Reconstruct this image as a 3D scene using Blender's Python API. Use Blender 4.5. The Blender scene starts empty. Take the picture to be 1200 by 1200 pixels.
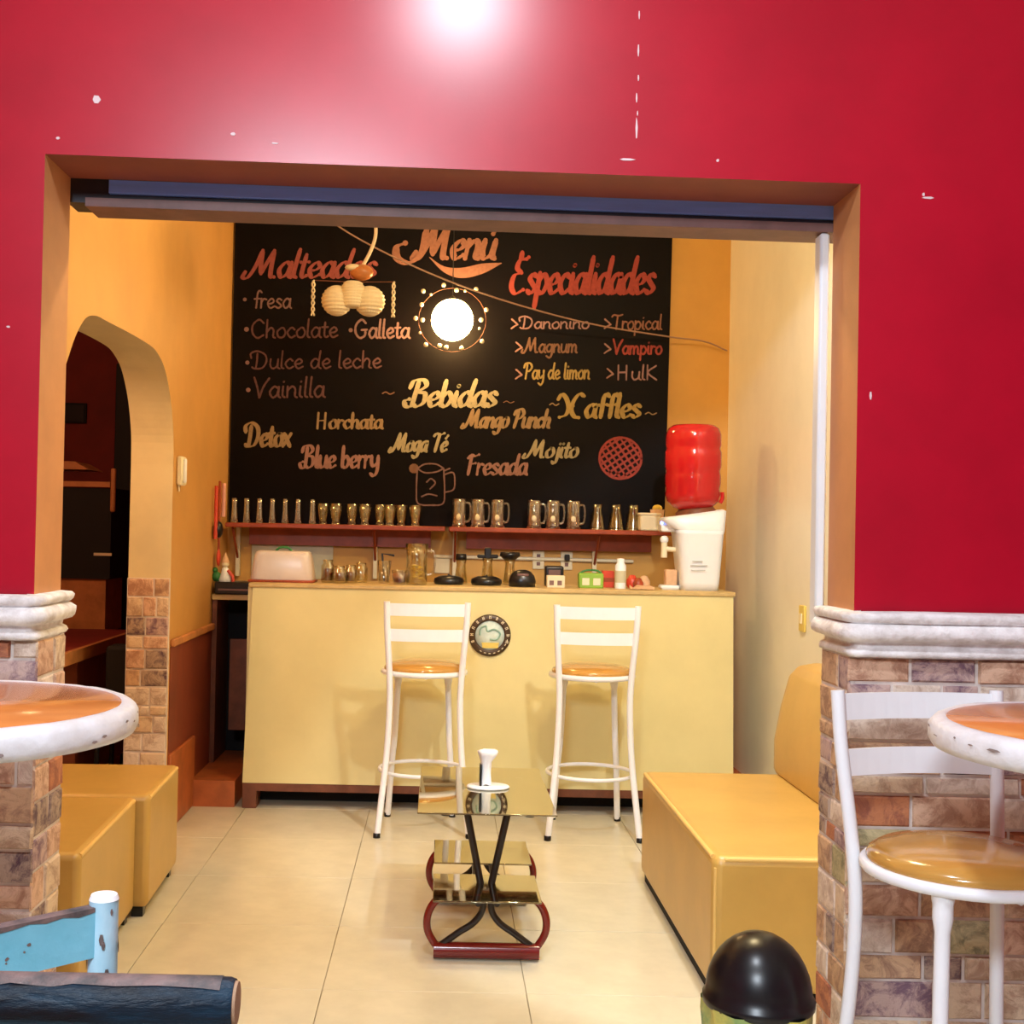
import bpy, math, random
from math import sin, cos, pi, radians as R
from mathutils import Vector, Matrix
random.seed(7)
S = bpy.context.scene
COL = S.collection

# ------------------------------------------------------------ camera, light, exposure
F = 1450.0                                   # focal length for a 1200 px wide frame
PITCH, ROLL, EYE = R(0.85), R(1.15), 1.38
cd = bpy.data.cameras.new('camera'); cam = bpy.data.objects.new('camera', cd); COL.objects.link(cam)
cd.sensor_width = 36; cd.lens = 36*F/1200; cd.shift_x = 80/1200; cd.clip_start = .05
cam.location = (0, 0, EYE)
cam.rotation_mode = 'QUATERNION'
cam.rotation_quaternion = (Matrix.Rotation(R(90)+PITCH, 3, 'X') @ Matrix.Rotation(ROLL, 3, 'Z')).to_quaternion()
S.camera = cam
S.view_settings.view_transform = 'Standard'; S.view_settings.look = 'None'
S.view_settings.gamma = 1; S.view_settings.use_curve_mapping = False
S.view_settings.exposure = 0.0

w = bpy.data.worlds.new('world'); S.world = w; w.use_nodes = True
w.node_tree.nodes['Background'].inputs[0].default_value = (.10, .07, .08, 1)
w.node_tree.nodes['Background'].inputs[1].default_value = .4

def lamp(kind, name, loc, energy, color, size=.1, target=None, **k):
    l = bpy.data.lights.new(name, kind); l.energy = energy; l.color = color
    if kind == 'AREA': l.shape = 'DISK'; l.size = size
    else: l.shadow_soft_size = size
    for a, b in k.items(): setattr(l, a, b)
    o = bpy.data.objects.new(name, l); o.location = loc; COL.objects.link(o)
    if target is not None:
        o.rotation_euler = (Vector(target)-Vector(loc)).to_track_quat('-Z', 'Y').to_euler()
    return o
WARM = (1, .62, .25); WHITE = (.84, .91, 1)
lamp('POINT', 'bar_ceiling_light', (.6, 4.0, 3.02), 78, (1, .80, .44), .06)
lamp('SPOT', 'bar_wall_spot', (.90, 3.4, 2.92), 150, (.90, .96, 1), .05, (1.6, 4.7, 1.02), spot_size=R(86), spot_blend=.16)
lamp('POINT', 'left_wall_light', (-.75, 4.9, 2.95), 6, (1, .72, .34), .1)
lamp('AREA', 'front_ceiling_light', (.03, 1.4, 3.27), 48, WHITE, .26, (.03, 1.5, 0))
lamp('AREA', 'front_room_fill', (-.7, -1.4, 3.2), 200, (.80, .90, 1), .9, (.1, 1.2, .9))  # unseen fill added to lift the general light of the front room
lamp('POINT', 'side_room_fill', (-2.1, 4.4, 2.6), 62, (1, .5, .25), .15)  # added fill, out of view, brightens the furniture behind the archway

# ------------------------------------------------------------ helpers
def at(px, py, Y):
    """a pixel of the photograph measured out to a point at distance Y from the camera"""
    u, v = (px-520)/F, -(py-600)/F
    x = u*cos(ROLL)-v*sin(ROLL); z = u*sin(ROLL)+v*cos(ROLL)
    d = Vector((x, cos(PITCH)-z*sin(PITCH), sin(PITCH)+z*cos(PITCH)))
    return Vector((0, 0, EYE))+d*(Y/d.y)

def mat(name, col, rough=.5, noise=None, metal=0, spec=.5, bump=0, scale=8, trans=0, emit=0, col2=None, coat=0, mscale=None):
    m = bpy.data.materials.new(name); m.use_nodes = True; nt = m.node_tree; b = nt.nodes['Principled BSDF']
    b.inputs['Base Color'].default_value = (*col, 1); b.inputs['Roughness'].default_value = rough
    b.inputs['Metallic'].default_value = metal; b.inputs['Specular IOR Level'].default_value = spec
    b.inputs['Transmission Weight'].default_value = trans; b.inputs['Coat Weight'].default_value = coat
    if emit: b.inputs['Emission Color'].default_value = (*col, 1); b.inputs['Emission Strength'].default_value = emit
    if noise or bump:
        tc = nt.nodes.new('ShaderNodeTexCoord'); n = nt.nodes.new('ShaderNodeTexNoise')
        n.inputs['Scale'].default_value = scale; n.inputs['Detail'].default_value = 6; n.inputs['Roughness'].default_value = .6
        src = tc.outputs['Object']
        if mscale:
            mp = nt.nodes.new('ShaderNodeMapping'); mp.inputs['Scale'].default_value = mscale
            nt.links.new(src, mp.inputs[0]); src = mp.outputs[0]
        nt.links.new(src, n.inputs['Vector'])
        if noise:
            r = nt.nodes.new('ShaderNodeValToRGB')
            c2 = col2 or tuple(c*(1-noise) for c in col)
            r.color_ramp.elements[0].color = (*c2, 1); r.color_ramp.elements[0].position = .32
            r.color_ramp.elements[1].color = (*col, 1); r.color_ramp.elements[1].position = .62
            nt.links.new(n.outputs['Fac'], r.inputs[0]); nt.links.new(r.outputs[0], b.inputs['Base Color'])
        if bump:
            bp = nt.nodes.new('ShaderNodeBump'); bp.inputs['Strength'].default_value = bump; bp.inputs['Distance'].default_value = .01
            nt.links.new(n.outputs['Fac'], bp.inputs['Height']); nt.links.new(bp.outputs[0], b.inputs['Normal'])
    return m

def glass_mat(name, tint, gloss=.12, rough=.02, gcol=(1, 1, 1)):
    """thin glass: tinted see-through mixed with a mirror that grows at grazing angles"""
    m = bpy.data.materials.new(name); m.use_nodes = True; nt = m.node_tree; nt.nodes.clear()
    o = nt.nodes.new('ShaderNodeOutputMaterial'); t = nt.nodes.new('ShaderNodeBsdfTransparent'); g = nt.nodes.new('ShaderNodeBsdfGlossy')
    fr = nt.nodes.new('ShaderNodeLayerWeight'); fr.inputs[0].default_value = gloss; mx = nt.nodes.new('ShaderNodeMixShader')
    t.inputs[0].default_value = (*tint, 1); g.inputs[0].default_value = (*gcol, 1); g.inputs['Roughness'].default_value = rough
    ad = nt.nodes.new('ShaderNodeMath'); ad.operation = 'ADD'; ad.use_clamp = True; ad.inputs[1].default_value = gloss*.5
    nt.links.new(fr.outputs['Facing'], ad.inputs[0]); nt.links.new(ad.outputs[0], mx.inputs[0])
    nt.links.new(t.outputs[0], mx.inputs[1]); nt.links.new(g.outputs[0], mx.inputs[2]); nt.links.new(mx.outputs[0], o.inputs[0])
    return m

M = {}
M['red'] = mat('red_gloss_paint', (.46, .0012, .020), .6, noise=.14, scale=4, bump=.25, spec=.1)
M['red'].node_tree.nodes['Principled BSDF'].inputs['Coat Weight'].default_value = .9; M['red'].node_tree.nodes['Principled BSDF'].inputs['Coat Roughness'].default_value = .27
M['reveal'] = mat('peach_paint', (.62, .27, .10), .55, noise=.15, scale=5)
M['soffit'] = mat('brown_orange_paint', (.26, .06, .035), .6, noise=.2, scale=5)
M['wall_left'] = mat('ochre_paint', (.64, .33, .09), .5, noise=.12, scale=2.5, bump=.08)
M['wall_back'] = mat('orange_ochre_paint', (.66, .36, .075), .5, noise=.12, scale=3, bump=.06)
M['wall_low'] = mat('maroon_paint', (.23, .045, .02), .5, noise=.25, scale=6)
M['cream_wall'] = mat('cream_gloss_paint', (.84, .82, .70), .38, noise=.08, scale=3, bump=.1)
M['arch_reveal'] = mat('pale_cream_paint', (.74, .62, .36), .5, noise=.1, scale=5)
M['ceiling'] = mat('off_white_ceiling', (.7, .66, .58), .8, noise=.06)
M['front_white'] = mat('pale_front_wall', (.62, .5, .48), .8, noise=.06)
M['tile'] = mat('cream_tile', (.70, .66, .50), .24, noise=.10, scale=7, bump=.02)
M['grout'] = mat('tile_grout', (.46, .37, .24), .9, noise=.2, scale=30)
M['terracotta'] = mat('terracotta_tile', (.50, .13, .035), .45, noise=.3, scale=9)
M['mortar'] = mat('stone_mortar', (.74, .66, .62), .9, noise=.2, scale=20, bump=.3)
stone_cols = [((.62, .40, .24), (.34, .19, .12)), ((.72, .55, .38), (.46, .30, .20)), ((.52, .20, .09), (.30, .10, .06)),
              ((.76, .64, .54), (.50, .36, .28)), ((.44, .32, .24), (.11, .06, .08)), ((.52, .44, .24), (.24, .22, .12)),
              ((.54, .38, .34), (.18, .10, .14)), ((.70, .46, .32), (.42, .22, .14))]
M['stones'] = [mat('cladding_stone_%s' % n, a, .75, noise=1, col2=b, scale=17, bump=.6)
               for n, (a, b) in zip(['tan', 'sand', 'rust', 'cream', 'dark', 'olive', 'mauve', 'peach'], stone_cols)]
for m_ in M['stones']:
    for n_ in m_.node_tree.nodes:
        if n_.type == 'VALTORGB': n_.color_ramp.elements[0].position = .40; n_.color_ramp.elements[1].position = .56
        if n_.type == 'TEX_NOISE': n_.inputs['Roughness'].default_value = .75; n_.inputs['Distortion'].default_value = .6
M['cap'] = mat('whitewashed_plaster', (.92, .90, .90), .7, noise=1, col2=(.62, .57, .55), scale=22, bump=.8)
M['counter'] = mat('pale_yellow_board', (.78, .68, .33), .42, noise=.12, scale=2.2, bump=.04, col2=(.70, .61, .29))
M['counter_edge'] = mat('counter_edge_wood', (.62, .44, .18), .45, noise=.2, scale=20)
M['brown_wood'] = mat('dark_brown_wood', (.20, .06, .025), .5, noise=.4, scale=12)
M['black'] = mat('black_plastic', (.006, .006, .008), .3)
M['black_matte'] = mat('black_matte', (.006, .005, .006), .8)
M['board'] = mat('blackboard', (.003, .0012, .0018), .5, noise=.5, scale=3, spec=.10)
M['shelf'] = mat('red_brown_shelf', (.38, .06, .015), .4, noise=.3, scale=14)
M['white_metal'] = mat('white_painted_steel', (.88, .90, .95), .3, noise=.04)
M['vinyl'] = mat('orange_vinyl', (.56, .29, .065), .16, noise=.12, scale=5, coat=.4)
M['leather'] = mat('mustard_leatherette', (.58, .36, .09), .36, noise=.12, scale=4, bump=.12)
M['piping'] = mat('light_seam', (.78, .52, .16), .4, noise=.1)
M['table_top'] = mat('orange_table_top', (.74, .27, .07), .16, noise=1, col2=(.60, .19, .05), scale=4, spec=.35)
M['table_rim'] = mat('chipped_white_rim', (.82, .82, .85), .4, noise=1, col2=(.70, .68, .68), scale=16, bump=.5)
M['chip'] = mat('dark_chips', (.30, .22, .20), .8, noise=.3)
M['maroon_metal'] = mat('maroon_lacquered_steel', (.16, .008, .006), .18, spec=.6)
M['black_metal'] = mat('black_steel', (.012, .006, .005), .3)
M['smoked'] = glass_mat('smoked_glass', (.52, .46, .34), .30, .03, (.86, .82, .68))
M['clear'] = glass_mat('clear_glass', (.93, .93, .90), .28, .08)
M['clear_warm'] = glass_mat('amber_clear_glass', (.93, .90, .80), .24, .10, (.85, .85, .72))
M['white'] = mat('white_plastic', (.82, .86, .90), .35, noise=.03)
M['paper'] = mat('white_paper', (.88, .88, .90), .8, noise=.04)
M['water_red'] = mat('red_water_bottle', (.74, .025, .03), .12, trans=.4, spec=.6)
M['blue_paint'] = mat('chipped_blue_paint', (.24, .62, .80), .5, noise=1, col2=(.15, .50, .66), scale=9, bump=.3)
M['blue_pale'] = mat('pale_blue_paint', (.52, .74, .88), .5, noise=1, col2=(.32, .60, .76), scale=14, bump=.3)
M['dark_log'] = mat('worn_black_blue_wood', (.006, .005, .008), .45, spec=.2, noise=1, col2=(.007, .028, .055), scale=12, bump=.6, mscale=(1, 4, 4))
M['end_grain'] = mat('end_grain', (.42, .25, .15), .7, noise=.3, scale=40)
M['worn_wood'] = mat('worn_purple_brown', (.20, .13, .12), .6, noise=1, col2=(.03, .04, .045), scale=30, bump=.4)
M['steel_sheen'] = mat('blue_sheen_steel', (.20, .37, 1.0), .4, noise=.15, scale=20, mscale=(.2, 3, 3))  # blue base colour paints a reflected sheen
M['beam_black'] = mat('black_steel_beam', (.010, .008, .018), .5)
M['beam_lip'] = mat('brown_steel_lip', (.20, .10, .09), .5, noise=.3, scale=12)
M['bin_bag'] = mat('yellow_green_bag', (.72, .66, .14), .25, noise=1, col2=(.10, .36, .16), scale=9, bump=1, trans=.15)
M['bulb'] = mat('glowing_globe', (1, .60, .22), .5, emit=70)
M['bead'] = glass_mat('crystal_bead', (1, .9, .7), .5, .1, (1, .9, .7))
M['bead'] = mat('pearl_bead', (.9, .8, .6), .25)
M['cord_white'] = mat('cream_cord', (.75, .62, .45), .6)
M['cream_shade'] = mat('cream_ribbed_shade', (.80, .70, .50), .5, noise=.08, scale=10)
M['amber'] = mat('amber_socket', (.55, .20, .06), .3, noise=.3, scale=30)
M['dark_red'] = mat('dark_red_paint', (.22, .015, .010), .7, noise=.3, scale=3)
M['wood_edge'] = mat('orange_wood_edge', (.55, .22, .07), .5, noise=.3, scale=10)
M['plate'] = mat('ivory_plate', (.80, .72, .50), .45)
M['green'] = mat('green_plastic', (.28, .5, .06), .4, noise=.2)
M['leaf'] = mat('dark_green', (.03, .22, .05), .5, noise=.4, scale=30)
M['red_plastic'] = mat('red_plastic', (.6, .06, .03), .35)
M['lemon'] = mat('lemon_slices', (.9, .68, .12), .4, noise=.2, scale=30)
M['dark_jam'] = mat('dark_red_jam', (.12, .012, .01), .3)
M['peach_cloth'] = mat('tan_paper', (.72, .45, .26), .7, noise=.2, scale=20)
M['tile_white'] = mat('grey_cream_tile', (.62, .60, .42), .3, noise=.15, scale=8)
M['led'] = mat('blue_led', (.15, .25, 1), .4, emit=6)
M['ring_dark'] = mat('dark_bronze_ring', (.07, .035, .012), .4, noise=.4, scale=40)
M['emblem'] = mat('pale_mint_emblem', (.66, .78, .72), .5, noise=1, col2=(.52, .62, .56), scale=30)
M['gold'] = mat('gold_emblem_base', (.72, .55, .12), .4)

class MB:
    """collects shapes, then links them as ONE mesh object"""
    def __init__(s): s.v = []; s.f = []; s.m = []; s.sm = []
    def add(s, vs, fs, mi=0, smooth=False):
        o = len(s.v); s.v += [tuple(v) for v in vs]; s.f += [tuple(i+o for i in f) for f in fs]
        s.m += [mi]*len(fs); s.sm += [smooth]*len(fs); return s
    def box(s, lo, hi, mi=0, bevel=0, rot=None, taper=None):
        (x0, y0, z0), (x1, y1, z1) = lo, hi
        b = min(bevel, (x1-x0)*.45, (y1-y0)*.45, (z1-z0)*.45)
        if b <= 0:
            vs = [(x, y, z) for x in (x0, x1) for y in (y0, y1) for z in (z0, z1)]
            fs = [(0, 1, 3, 2), (4, 6, 7, 5), (0, 4, 5, 1), (2, 3, 7, 6), (0, 2, 6, 4), (1, 5, 7, 3)]
            return s.add(vs, fs, mi)
        n = 3 if b > .008 else 1                              # rounded box: sphere octants pushed to the corners
        st = 4*n; prof = []
        cx, cy, cz = (x0+x1)/2, (y0+y1)/2, (z0+z1)/2; hx, hy, hz = (x1-x0)/2-b, (y1-y0)/2-b, (z1-z0)/2-b
        def ringdir():
            for q in range(4):
                for k in range(n+1):
                    a = (q+k/n)*pi/2; yield cos(a), sin(a), (1, 1) if q == 0 else (-1, 1) if q == 1 else (-1, -1) if q == 2 else (1, -1)
        dirs = list(ringdir()); N = len(dirs); vs = []; lv = []
        for side in (-1, 1):
            for k in range(n+1):
                t = (k/n)*pi/2 if side == 1 else (1-k/n)*pi/2
                lv.append((side, cos(t), side*sin(t)))
        vs.append((cx, cy, cz-hz-b))
        rings = []
        for side, rr, zz in lv:
            rings.append(len(vs))
            for dx, dy, (sx, sy) in dirs: vs.append((cx+sx*hx+dx*b*rr, cy+sy*hy+dy*b*rr, cz+side*hz+zz*b))
        vs.append((cx, cy, cz+hz+b)); fs = []
        for i in range(N): fs.append((0, rings[0]+(i+1) % N, rings[0]+i))
        for r in range(len(rings)-1):
            for i in range(N): fs.append((rings[r]+i, rings[r]+(i+1) % N, rings[r+1]+(i+1) % N, rings[r+1]+i))
        for i in range(N): fs.append((rings[-1]+i, rings[-1]+(i+1) % N, len(vs)-1))
        o = len(s.f); s.add(vs, fs, mi, True)
        for i in range(o, len(s.f)):
            p = [Vector(s.v[j]) for j in s.f[i]]; nr = (p[1]-p[0]).cross(p[2]-p[0])
            if len(p) > 3: nr += (p[2]-p[0]).cross(p[3]-p[0])
            if nr.length > 0 and max(abs(c) for c in nr.normalized()) > .9995: s.sm[i] = False
        return s
    def tube(s, pts, r, n=10, mi=0, closed=False, flat=None):
        pts = [Vector(p) for p in pts]; rs = r if isinstance(r, (list, tuple)) else [r]*len(pts)
        vs = []; fs = []; up = None; L = len(pts)
        for i, p in enumerate(pts):
            a = pts[i-1] if (i or closed) else p; b = pts[(i+1) % L] if (i < L-1 or closed) else p
            t = (b-a).normalized()
            if up is None:
                up = Vector((0, 0, 1)) if abs(t.z) < .9 else Vector((0, 1, 0))
            u = (up-t*up.dot(t)).normalized(); up = u; v = t.cross(u)
            for k in range(n):
                an = 2*pi*k/n; vs.append(p+(u*cos(an)+v*sin(an))*rs[i])
        for i in range(L if closed else L-1):
            for k in range(n):
                a = i*n; b = ((i+1) % L)*n; fs.append((a+k, a+(k+1) % n, b+(k+1) % n, b+k))
        s.add(vs, fs, mi, True)
        if not closed: s.add(vs[:n], [tuple(range(n))[::-1]], mi); s.add(vs[-n:], [tuple(range(n))], mi)
        return s
    def lathe(s, prof, c=(0, 0, 0), n=24, mi=0, sx=1, sy=1, ax='Z', ang=None, smooth=True):
        vs = []; fs = []; c = Vector(c)
        for (r, z) in prof:
            for k in range(n):
                a = 2*pi*k/n; p = Vector((r*cos(a)*sx, r*sin(a)*sy, z))
                if ax == 'Y': p = Vector((p.x, -p.z, p.y))
                if ax == 'X': p = Vector((p.z, p.x, p.y))
                vs.append(c+p)
        for i in range(len(prof)-1):
            for k in range(n): fs.append((i*n+k, i*n+(k+1) % n, (i+1)*n+(k+1) % n, (i+1)*n+k))
        s.add(vs, fs, mi, smooth)
        if prof[0][0] > 1e-4: s.add(vs[:n], [tuple(range(n))[::-1]], mi)
        if prof[-1][0] > 1e-4: s.add(vs[-n:], [tuple(range(n))], mi)
        return s
    def ball(s, c, r, n=14, mi=0, sx=1, sy=1, sz=1):
        pr = [(max(r*sin(pi*i/(n//2)), 1e-5), -r*cos(pi*i/(n//2))*sz) for i in range(n//2+1)]
        return s.lathe(pr, c, n, mi, sx, sy)
    def prism(s, pts, axis, a, b, mi=0, side=None):
        """polygon pts in the two other axes, extruded along axis from a to b"""
        def w(p, q):
            return (q, p[0], p[1]) if axis == 'X' else (p[0], q, p[1]) if axis == 'Y' else (p[0], p[1], q)
        n = len(pts); vs = [w(p, a) for p in pts]+[w(p, b) for p in pts]
        s.add(vs, [tuple(range(n))[::-1], tuple(range(n, 2*n))], mi)
        s.add(vs, [(i, (i+1) % n, n+(i+1) % n, n+i) for i in range(n)], mi if side is None else side)
        return s
    def build(s, name, m, parent=None, loc=None):
        me = bpy.data.meshes.new(name); me.from_pydata(s.v, [], s.f)
        for x in (m if isinstance(m, list) else [m]): me.materials.append(x)
        me.polygons.foreach_set('material_index', s.m); me.polygons.foreach_set('use_smooth', s.sm)
        if not getattr(s, 'raw', False):
            import bmesh
            bm = bmesh.new(); bm.from_mesh(me); bmesh.ops.recalc_face_normals(bm, faces=bm.faces); bm.to_mesh(me); bm.free()
        me.update()
        o = bpy.data.objects.new(name, me); COL.objects.link(o)
        if parent: o.parent = parent
        if loc is not None: o.location = loc
        return o

def tag(o, label=None, cat=None, group=None, kind=None):
    for k, v in (('label', label), ('category', cat), ('group', group), ('kind', kind)):
        if v: o[k] = v
    return o
def thing(name, loc, label, cat, group=None, rz=0):
    o = bpy.data.objects.new(name, None); COL.objects.link(o); o.location = loc; o.rotation_euler = (0, 0, rz)
    o.empty_display_size = .05
    return tag(o, label, cat, group)
def dup(root, loc=None, rz=None, label=None):
    c = root.copy(); COL.objects.link(c)
    if loc is not None: c.location = loc
    if rz is not None: c.rotation_euler = (0, 0, rz)
    if label: c['label'] = label
    for ch in root.children:
        d = ch.copy(); COL.objects.link(d); d.parent = c
        for g in ch.children:
            e = g.copy(); COL.objects.link(e); e.parent = d
    return c
def struct(mb, name, m, **k):
    return tag(mb.build(name, m, **k), kind='structure')
def cr(pts, n=6):
    """smooth curve through points"""
    P = [Vector(p) for p in pts]; P = [2*P[0]-P[1]]+P+[2*P[-1]-P[-2]]; out = []
    for i in range(1, len(P)-2):
        for k in range(n):
            t = k/n; a, b, c, d = P[i-1:i+3]
            out.append(.5*((2*b)+(c-a)*t+(2*a-5*b+4*c-d)*t*t+(3*b-a-3*c+d)*t**3))
    return out+[P[-2]]

# ------------------------------------------------------------ the setting
D0, D1 = 2.90, 3.10            # dividing wall, front and back face
XL, XR = -.955, .965           # the opening in it
ZT = 2.215                     # underside of its lintel
WL, WR = -1.22, 1.60           # bar room side walls
BACK = 7.0; CZ = 3.3; Z_RAIL = 1.16

fl = struct(MB().box((-3.2, -3, -.08), (3.2, BACK+.1, -.006)), 'floor', M['grout'])
def add_tiles():
    protos = []
    for k in range(4):
        b = MB(); b.box((0, 0, -.006), (.596, .596, 0), bevel=.0015); protos.append(b)
    me = None
    cnt = 0
    for j in range(7):
        for i in range(-2, 3):
            x0 = -.333+i*.61; y0 = 3.13+j*.592
            if x0+.6 < -1.7 or x0 > WR or y0 > 6.3: continue
            if me is None:
                b = MB(); b.box((0, 0, -.006), (.6075, .5895, 0), bevel=.001); o = b.build('floor_tile', M['tile'], fl); me = o.data
            else:
                o = bpy.data.objects.new('floor_tile', me); COL.objects.link(o); o.parent = fl
            o.location = (x0, y0, random.uniform(-.0006, .0006)); cnt += 1
    for j in range(5):
        for i in range(-3, 4):
            o = bpy.data.objects.new('floor_tile', me); COL.objects.link(o); o.parent = fl
            o.location = (-.333+i*.61, .17+j*.592, 0)
add_tiles()
struct(MB().box((-3.2, -3, CZ), (3.2, BACK+.1, CZ+.1)), 'ceiling', M['ceiling'])

# dividing wall: red plaster with the wide opening
wf = MB()
poly = [(-3.2, 0), (XL, 0), (XL, ZT+.032), (XR, ZT), (XR, 0), (3.2, 0), (3.2, CZ), (-3.2, CZ)]
n = 8; vs = [(p[0], D0, p[1]) for p in poly]+[(p[0], D1, p[1]) for p in poly]
q = [(0, 1, 2, 7), (2, 3, 6, 7), (3, 4, 5, 6)]
wf.add(vs, q, 0); wf.add(vs, [tuple(i+8 for i in f) for f in q], 3)
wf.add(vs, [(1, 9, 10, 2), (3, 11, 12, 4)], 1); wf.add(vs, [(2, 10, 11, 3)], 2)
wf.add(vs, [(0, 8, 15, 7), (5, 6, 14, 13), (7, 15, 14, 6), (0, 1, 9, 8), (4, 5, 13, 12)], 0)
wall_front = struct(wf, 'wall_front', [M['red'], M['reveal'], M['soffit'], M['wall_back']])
# chips and scratches in the red paint
M['paint_chip'] = mat('bare_plaster_chip', (.75, .6, .62), .8)
def chip(px, py, w, h, a=0):
    c = at(px, py, D0); pts = []
    for k in range(6):
        t = k*pi/3+a; r = random.uniform(.75, 1.15)
        pts.append((c.x+cos(t)*w*r*.001, c.z+sin(t)*h*r*.001))
    MB().prism(pts, 'Y', D0-.0015, D0+.001).build('paint_chip', M['paint_chip'], wall_front)
for a in [(113, 117, 11, 12), (68, 162, 5, 4), (273, 157, 6, 4), (322, 168, 9, 2), (841, 188, 4, 4), (735, 187, 18, 3), (1087, 232, 14, 3),
          (1020, 464, 3, 10), (1082, 228, 4, 5), (10, 383, 5, 3), (748, 60, 2, 16), (748, 92, 2, 8), (749, 18, 2, 12), (746, 115, 2, 12), (746, 150, 2.5, 26), (747, 133, 1.5, 8)]:
    chip(*a)

# left wall with the rounded archway
prof = [(3.14, 0), (3.14, 1.2), (3.3, 1.45), (3.7, 1.68), (3.90, 1.83), (3.97, 1.90), (4.05, 1.99), (4.16, 2.07), (4.28, 2.10), (4.42, 2.105),
        (4.8, 2.115), (5.1, 2.115), (5.22, 2.10), (5.34, 2.06), (5.43, 1.99), (5.50, 1.90), (5.55, 1.78), (5.56, 1.65), (5.56, 0)]
prof = prof[:2]+[tuple(p)[:2] for p in cr([(a, b, 0) for a, b in prof[1:-1]], 4)][1:]+prof[-1:]
wl = MB(); zt = CZ
for (a, b) in zip(prof[:-1], prof[1:]):
    if a[0] == b[0]: continue
    for X, mi in ((WL, 0), (WL-.19, 2)):
        wl.add([(X, a[0], a[1]), (X, b[0], b[1]), (X, b[0], zt), (X, a[0], zt)], [(0, 1, 2, 3)], mi)
for (a, b) in zip(prof[:-1], prof[1:]):
    wl.add([(WL, *a), (WL, *b), (WL-.19, *b), (WL-.19, *a)], [(0, 1, 2, 3)], 1)
for X, mi in ((WL, 0), (WL-.19, 2)):
    wl.add([(X, 5.56, 0), (X, BACK, 0), (X, BACK, zt), (X, 5.56, zt)], [(0, 1, 2, 3)], mi)
    wl.add([(X, D1, 0), (X, 3.14, 0), (X, 3.14, zt), (X, D1, zt)], [(0, 1, 2, 3)], mi)
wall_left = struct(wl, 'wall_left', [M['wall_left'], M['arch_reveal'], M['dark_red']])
struct(MB().box((WL-.001, 5.58, 0), (WL+.004, BACK, .83)), 'trim_1', M['wall_low'])
struct(MB().box((WL-.001, 5.58, .83), (WL+.022, BACK-.1, .865), bevel=.006), 'trim_2', M['wood_edge'])
struct(MB().box((WL-.001, 5.58, 0), (WL+.016, 6.12, .345), bevel=.004), 'baseboard_left', M['terracotta'])

# back wall and right wall
struct(MB().box((WL-.2, BACK, 0), (WR+.2, BACK+.12, CZ)), 'wall_back', M['wall_back'])
struct(MB().box((WR, D1, 0), (WR+.15, BACK, CZ)), 'wall_right', M['cream_wall'])
# raised bar platform in terracotta
pf = MB(); pf.box((WL, 6.35, 0), (WR, BACK, .128)); pf.box((WL, 6.10, 0), (-1.0, 6.35, .128))
struct(pf, 'floor_platform', M['terracotta'])
# steel guide post beside the opening
struct(MB().box((.938, 3.115, Z_RAIL), (.963, 3.165, 2.152), bevel=.006), 'trim_3', M['white'])

# front room shell round the camera
struct(MB().box((-3.3, -3.1, 0), (-3.2, D0, CZ)), 'wall_front_room_left', M['red'])
struct(MB().box((3.2, -3.1, 0), (3.3, D0, CZ)), 'wall_front_room_right', M['red'])
struct(MB().box((-3.3, -3.2, 0), (3.3, -3.1, CZ)), 'wall_behind', M['front_white'])

# side room seen through the archway
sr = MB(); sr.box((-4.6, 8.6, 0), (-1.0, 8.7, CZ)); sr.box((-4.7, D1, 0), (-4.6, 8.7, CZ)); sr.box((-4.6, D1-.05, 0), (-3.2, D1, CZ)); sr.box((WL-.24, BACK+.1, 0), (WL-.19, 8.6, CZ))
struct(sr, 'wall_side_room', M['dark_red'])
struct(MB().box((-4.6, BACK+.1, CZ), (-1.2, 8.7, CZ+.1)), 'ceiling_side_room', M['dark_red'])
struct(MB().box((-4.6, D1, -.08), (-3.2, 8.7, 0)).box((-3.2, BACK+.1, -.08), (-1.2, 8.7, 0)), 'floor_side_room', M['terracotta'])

# ------------------------------------------------------------ stone cladding
def stone_face(parent, u0, u1, z0, z1, place, rows=None, lo=.085, hi=.23):
    """place(u, z, d) -> world point, d is how far it stands out"""
    z = z1; g = .007
    while z > z0+.02:
        hgt = random.choice([.045, .06, .078, .084, .09]); zb = max(z-hgt, z0)
        u = u0
        while u < u1-.015:
            wd = random.uniform(lo, hi); ub = u+wd
            if u1-ub < .045: ub = u1
            a, b, c, d = u+g/2, ub-g/2, zb+g/2, z-g/2
            pr = random.uniform(.004, .012); j = lambda: random.uniform(-.0025, .0025)
            i_ = .004
            back = [place(a, c, 0), place(b, c, 0), place(b, d, 0), place(a, d, 0)]
            fr = [place(a+i_+j(), c+i_+j(), pr+j()), place(b-i_+j(), c+i_+j(), pr+j()), place(b-i_+j(), d-i_+j(), pr+j()), place(a+i_+j(), d-i_+j(), pr+j())]
            mid = place((a+b)/2+j()*3, (c+d)/2+j(), pr+.003+j())
            mb = MB(); mb.add(back+fr+[mid], [(0, 4, 5, 1), (1, 5, 6, 2), (2, 6, 7, 3), (3, 7, 4, 0), (4, 8, 5), (5, 8, 6), (6, 8, 7), (7, 8, 4)])
            o = mb.build('stone', random.choices(M['stones'], [4, 4, 2, 3, 2, 2, 3, 3])[0], parent)
            u = ub
        z = zb
Z_CAP0, Z_CAP1 = 1.105, 1.212
pr_ = struct(MB().box((XR-.001, D0-.012, 0), (2.3, D0, Z_CAP0)).box((XR-.012, D0-.012, 0), (XR, D1, Z_CAP0)), 'wall_front_right', M['mortar'])
pl_ = struct(MB().box((-2.3, D0-.012, 0), (XL+.001, D0, Z_CAP0)).box((XL, D0-.012, 0), (XL+.012, D1, Z_CAP0)), 'wall_front_left', M['mortar'])
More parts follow.
